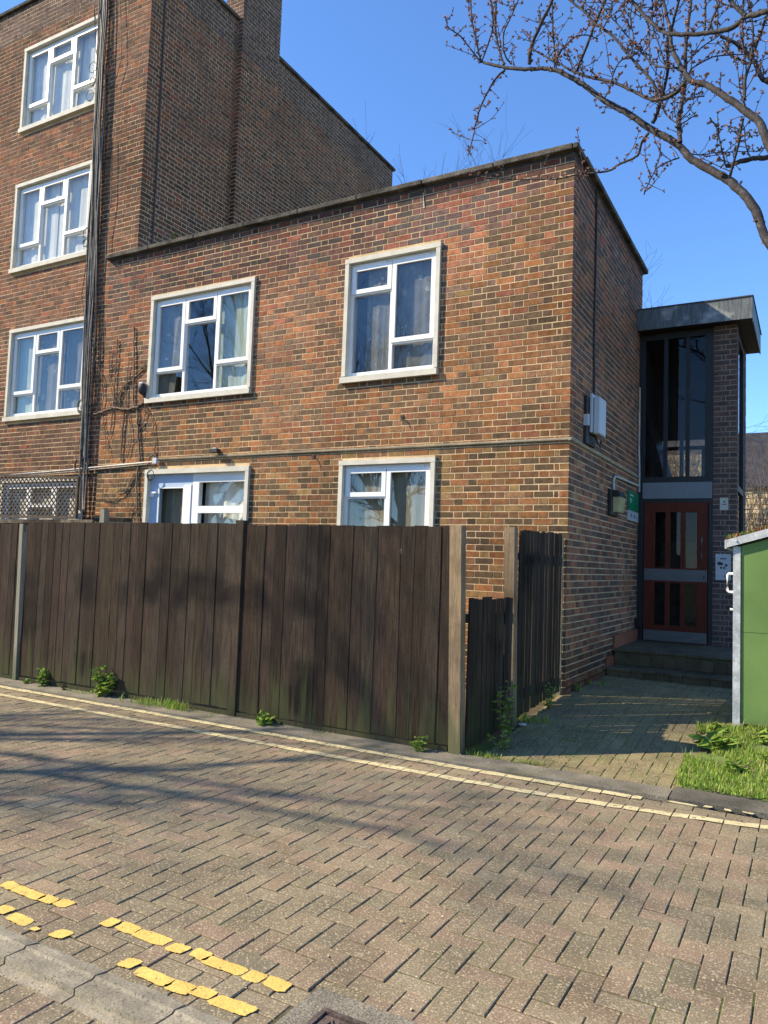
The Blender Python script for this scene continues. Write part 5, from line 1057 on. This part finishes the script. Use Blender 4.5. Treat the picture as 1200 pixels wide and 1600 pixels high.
# ================================================================ BEYOND THE PORCH
gw = tag(empty('garden_wall', (1, 17, 0)), 'sunlit pale rubble wall overgrown with bare stems, behind the porch', 'wall'); gw.location = (0, 0, 0)
r = random.Random(60); b = MB(); b.box(-4, 17.04, 0, 7, 17.3, 4.1, (0.3, .24, .15)); b.build('core', 'stone', gw); b = MB(); z = 1.6
while z < 4.0:
    x = -2.6
    h = r.uniform(.1, .2)
    while x < 3.0:
        w = r.uniform(.14, .36); b.box(x, 17.0 + r.uniform(0, .03), z + .01, x + w - .015, 17.05, z + h, jit(r.choice([(.5, .38, .22), (.42, .34, .22), (.55, .45, .28), (.36, .27, .17)]), .15, r)); x += w
    z += h + .01
b.build('stones', 'stone', gw, kind='stuff')
b = MB(); b.box(-4, 16.96, 4.102, 7, 17.34, 4.18); b.build('coping', 'coping', gw)
b = MB()
for k in range(130):
    x = r.uniform(-2.2, 2.6); z = 1.0; p = [(x, 16.97, z)]
    while z < 5.3 and len(p) < 16: x += r.uniform(-.14, .14); z += r.uniform(.2, .4); p.append((x, 16.93 - r.random() * .06, z))
    b.tube(p, [.012 * (1 - i / (len(p) + 2)) for i in range(len(p))], 3, cap=False)
b.build('stems', 'vine', gw, kind='stuff')
hb = tag(empty('far_house', (1, 15.5, 0)), 'dark slate-roofed house behind the sunlit garden wall at right', 'house'); hb.location = (0, 0, 0)
b = MB(); b.box(-6, 19, 0, 8, 25, 4.4); b.build('wall', 'house', hb)
b = MB(); b.prism([(15.6, 3.95), (18, 6.0), (22.4, 4.0), (22.4, 3.9), (15.6, 3.85)], 'x', -6.3, 8.3) if False else b.box(-6.2, 18.95, 4.4, 8.2, 25.1, 6.15); b.build('roof', 'slate', hb)
b = MB(); b.box(-6, 18.88, 0, -.25, 18.94, 5.5, (.5, .4, .25)); b.build('pale_wall', 'stone', hb)
b = MB()
for k in range(150):
    x = r.uniform(-3.6, -.3); z = 2.0; p = [(x, 18.86, z)]
    while z < 5.6: x += r.uniform(-.16, .16); z += r.uniform(.2, .45); p.append((x, 18.84 - r.random() * .06, z))
    b.tube(p, [.016 * (1 - i / (len(p) + 2)) for i in range(len(p))], 3, cap=False)
b.build('climber_stems', 'vine', hb, kind='stuff')
for x in (0.2, 1.55):
    f_ = bx('window', 'upvc', hb, x, 18.9, 2.6, x + .7, 18.96, 3.75); pane(f_, x + .06, x + .64, 2.66, 3.69, 18.885)
sb_ = MB(); r2 = random.Random(9)
e = tag(empty('shrub', (1.35, 9.5, .2)), 'purplish bare shrub in front of the sunlit garden wall at right', 'shrub'); e.location = (0, 0, 0)
for k in range(160):
    a = r2.uniform(0, 6.28); q = r2.uniform(.1, .75); p0 = Vector((1.55, 9.5, .2)); p1 = p0 + Vector((q * math.cos(a) * .5, q * math.sin(a) * .5, r2.uniform(.9, 1.4))); p2 = p0 + Vector((q * math.cos(a), q * math.sin(a), r2.uniform(1.8, 2.65))); sb_.tube([p0, p1, p2], [.012, .007, .003], 3, cap=False)
    for i in range(6):
        t = p1.lerp(p2, r2.random()); sb_.tube([t, t + Vector((r2.uniform(-.12, .12), r2.uniform(-.12, .12), r2.uniform(0, .2)))], [.004, .002], 3, cap=False)
sb_.build('stems', 'vine', e)
# houses across the road: outside the frame, mirrored in the left windows
def terrace(x0, label, sd):
    h = tag(empty('terraced_house', (x0, -20, 0)), label, 'house', 'houses across the road'); h.location = (0, 0, 0)
    b = MB(); b.box(x0, -25, 0, x0 + 6, -18, 6.6); b.build('wall', 'house', h)
    b = MB(); b.prism([(-25.3, 6.6), (-17.7, 6.6), (-21.5, 9.6)], 'x', x0 - .02, x0 + 6.02); rf = b.build('roof', 'slate', h)
    bx('chimney', 'house', rf, x0 + 5.2, -22, 7.6, x0 + 6.2, -21, 11.2)
    for k in range(3): b = MB(); b.tube([(x0 + 5.4 + .3 * k, -21.5, 11.2), (x0 + 5.4 + .3 * k, -21.5, 11.7)], .1, 8); b.build('chimney_pot', 'red_tile', rf)
    for x in (1.0, 3.8):
        for z in (1.2, 4.2): w = bx('window', 'upvc', h, x0 + x, -18.0 - .0, z, x0 + x + 1.2, -17.95, z + 1.6); pane(w, x0 + x + .1, x0 + x + 1.1, z + .1, z + 1.5, -17.94)
    return h
terrace(-40, 'brick terraced house across the road, left of its twin', 1); terrace(-33.8, 'brick terraced house across the road, right of its twin', 2)
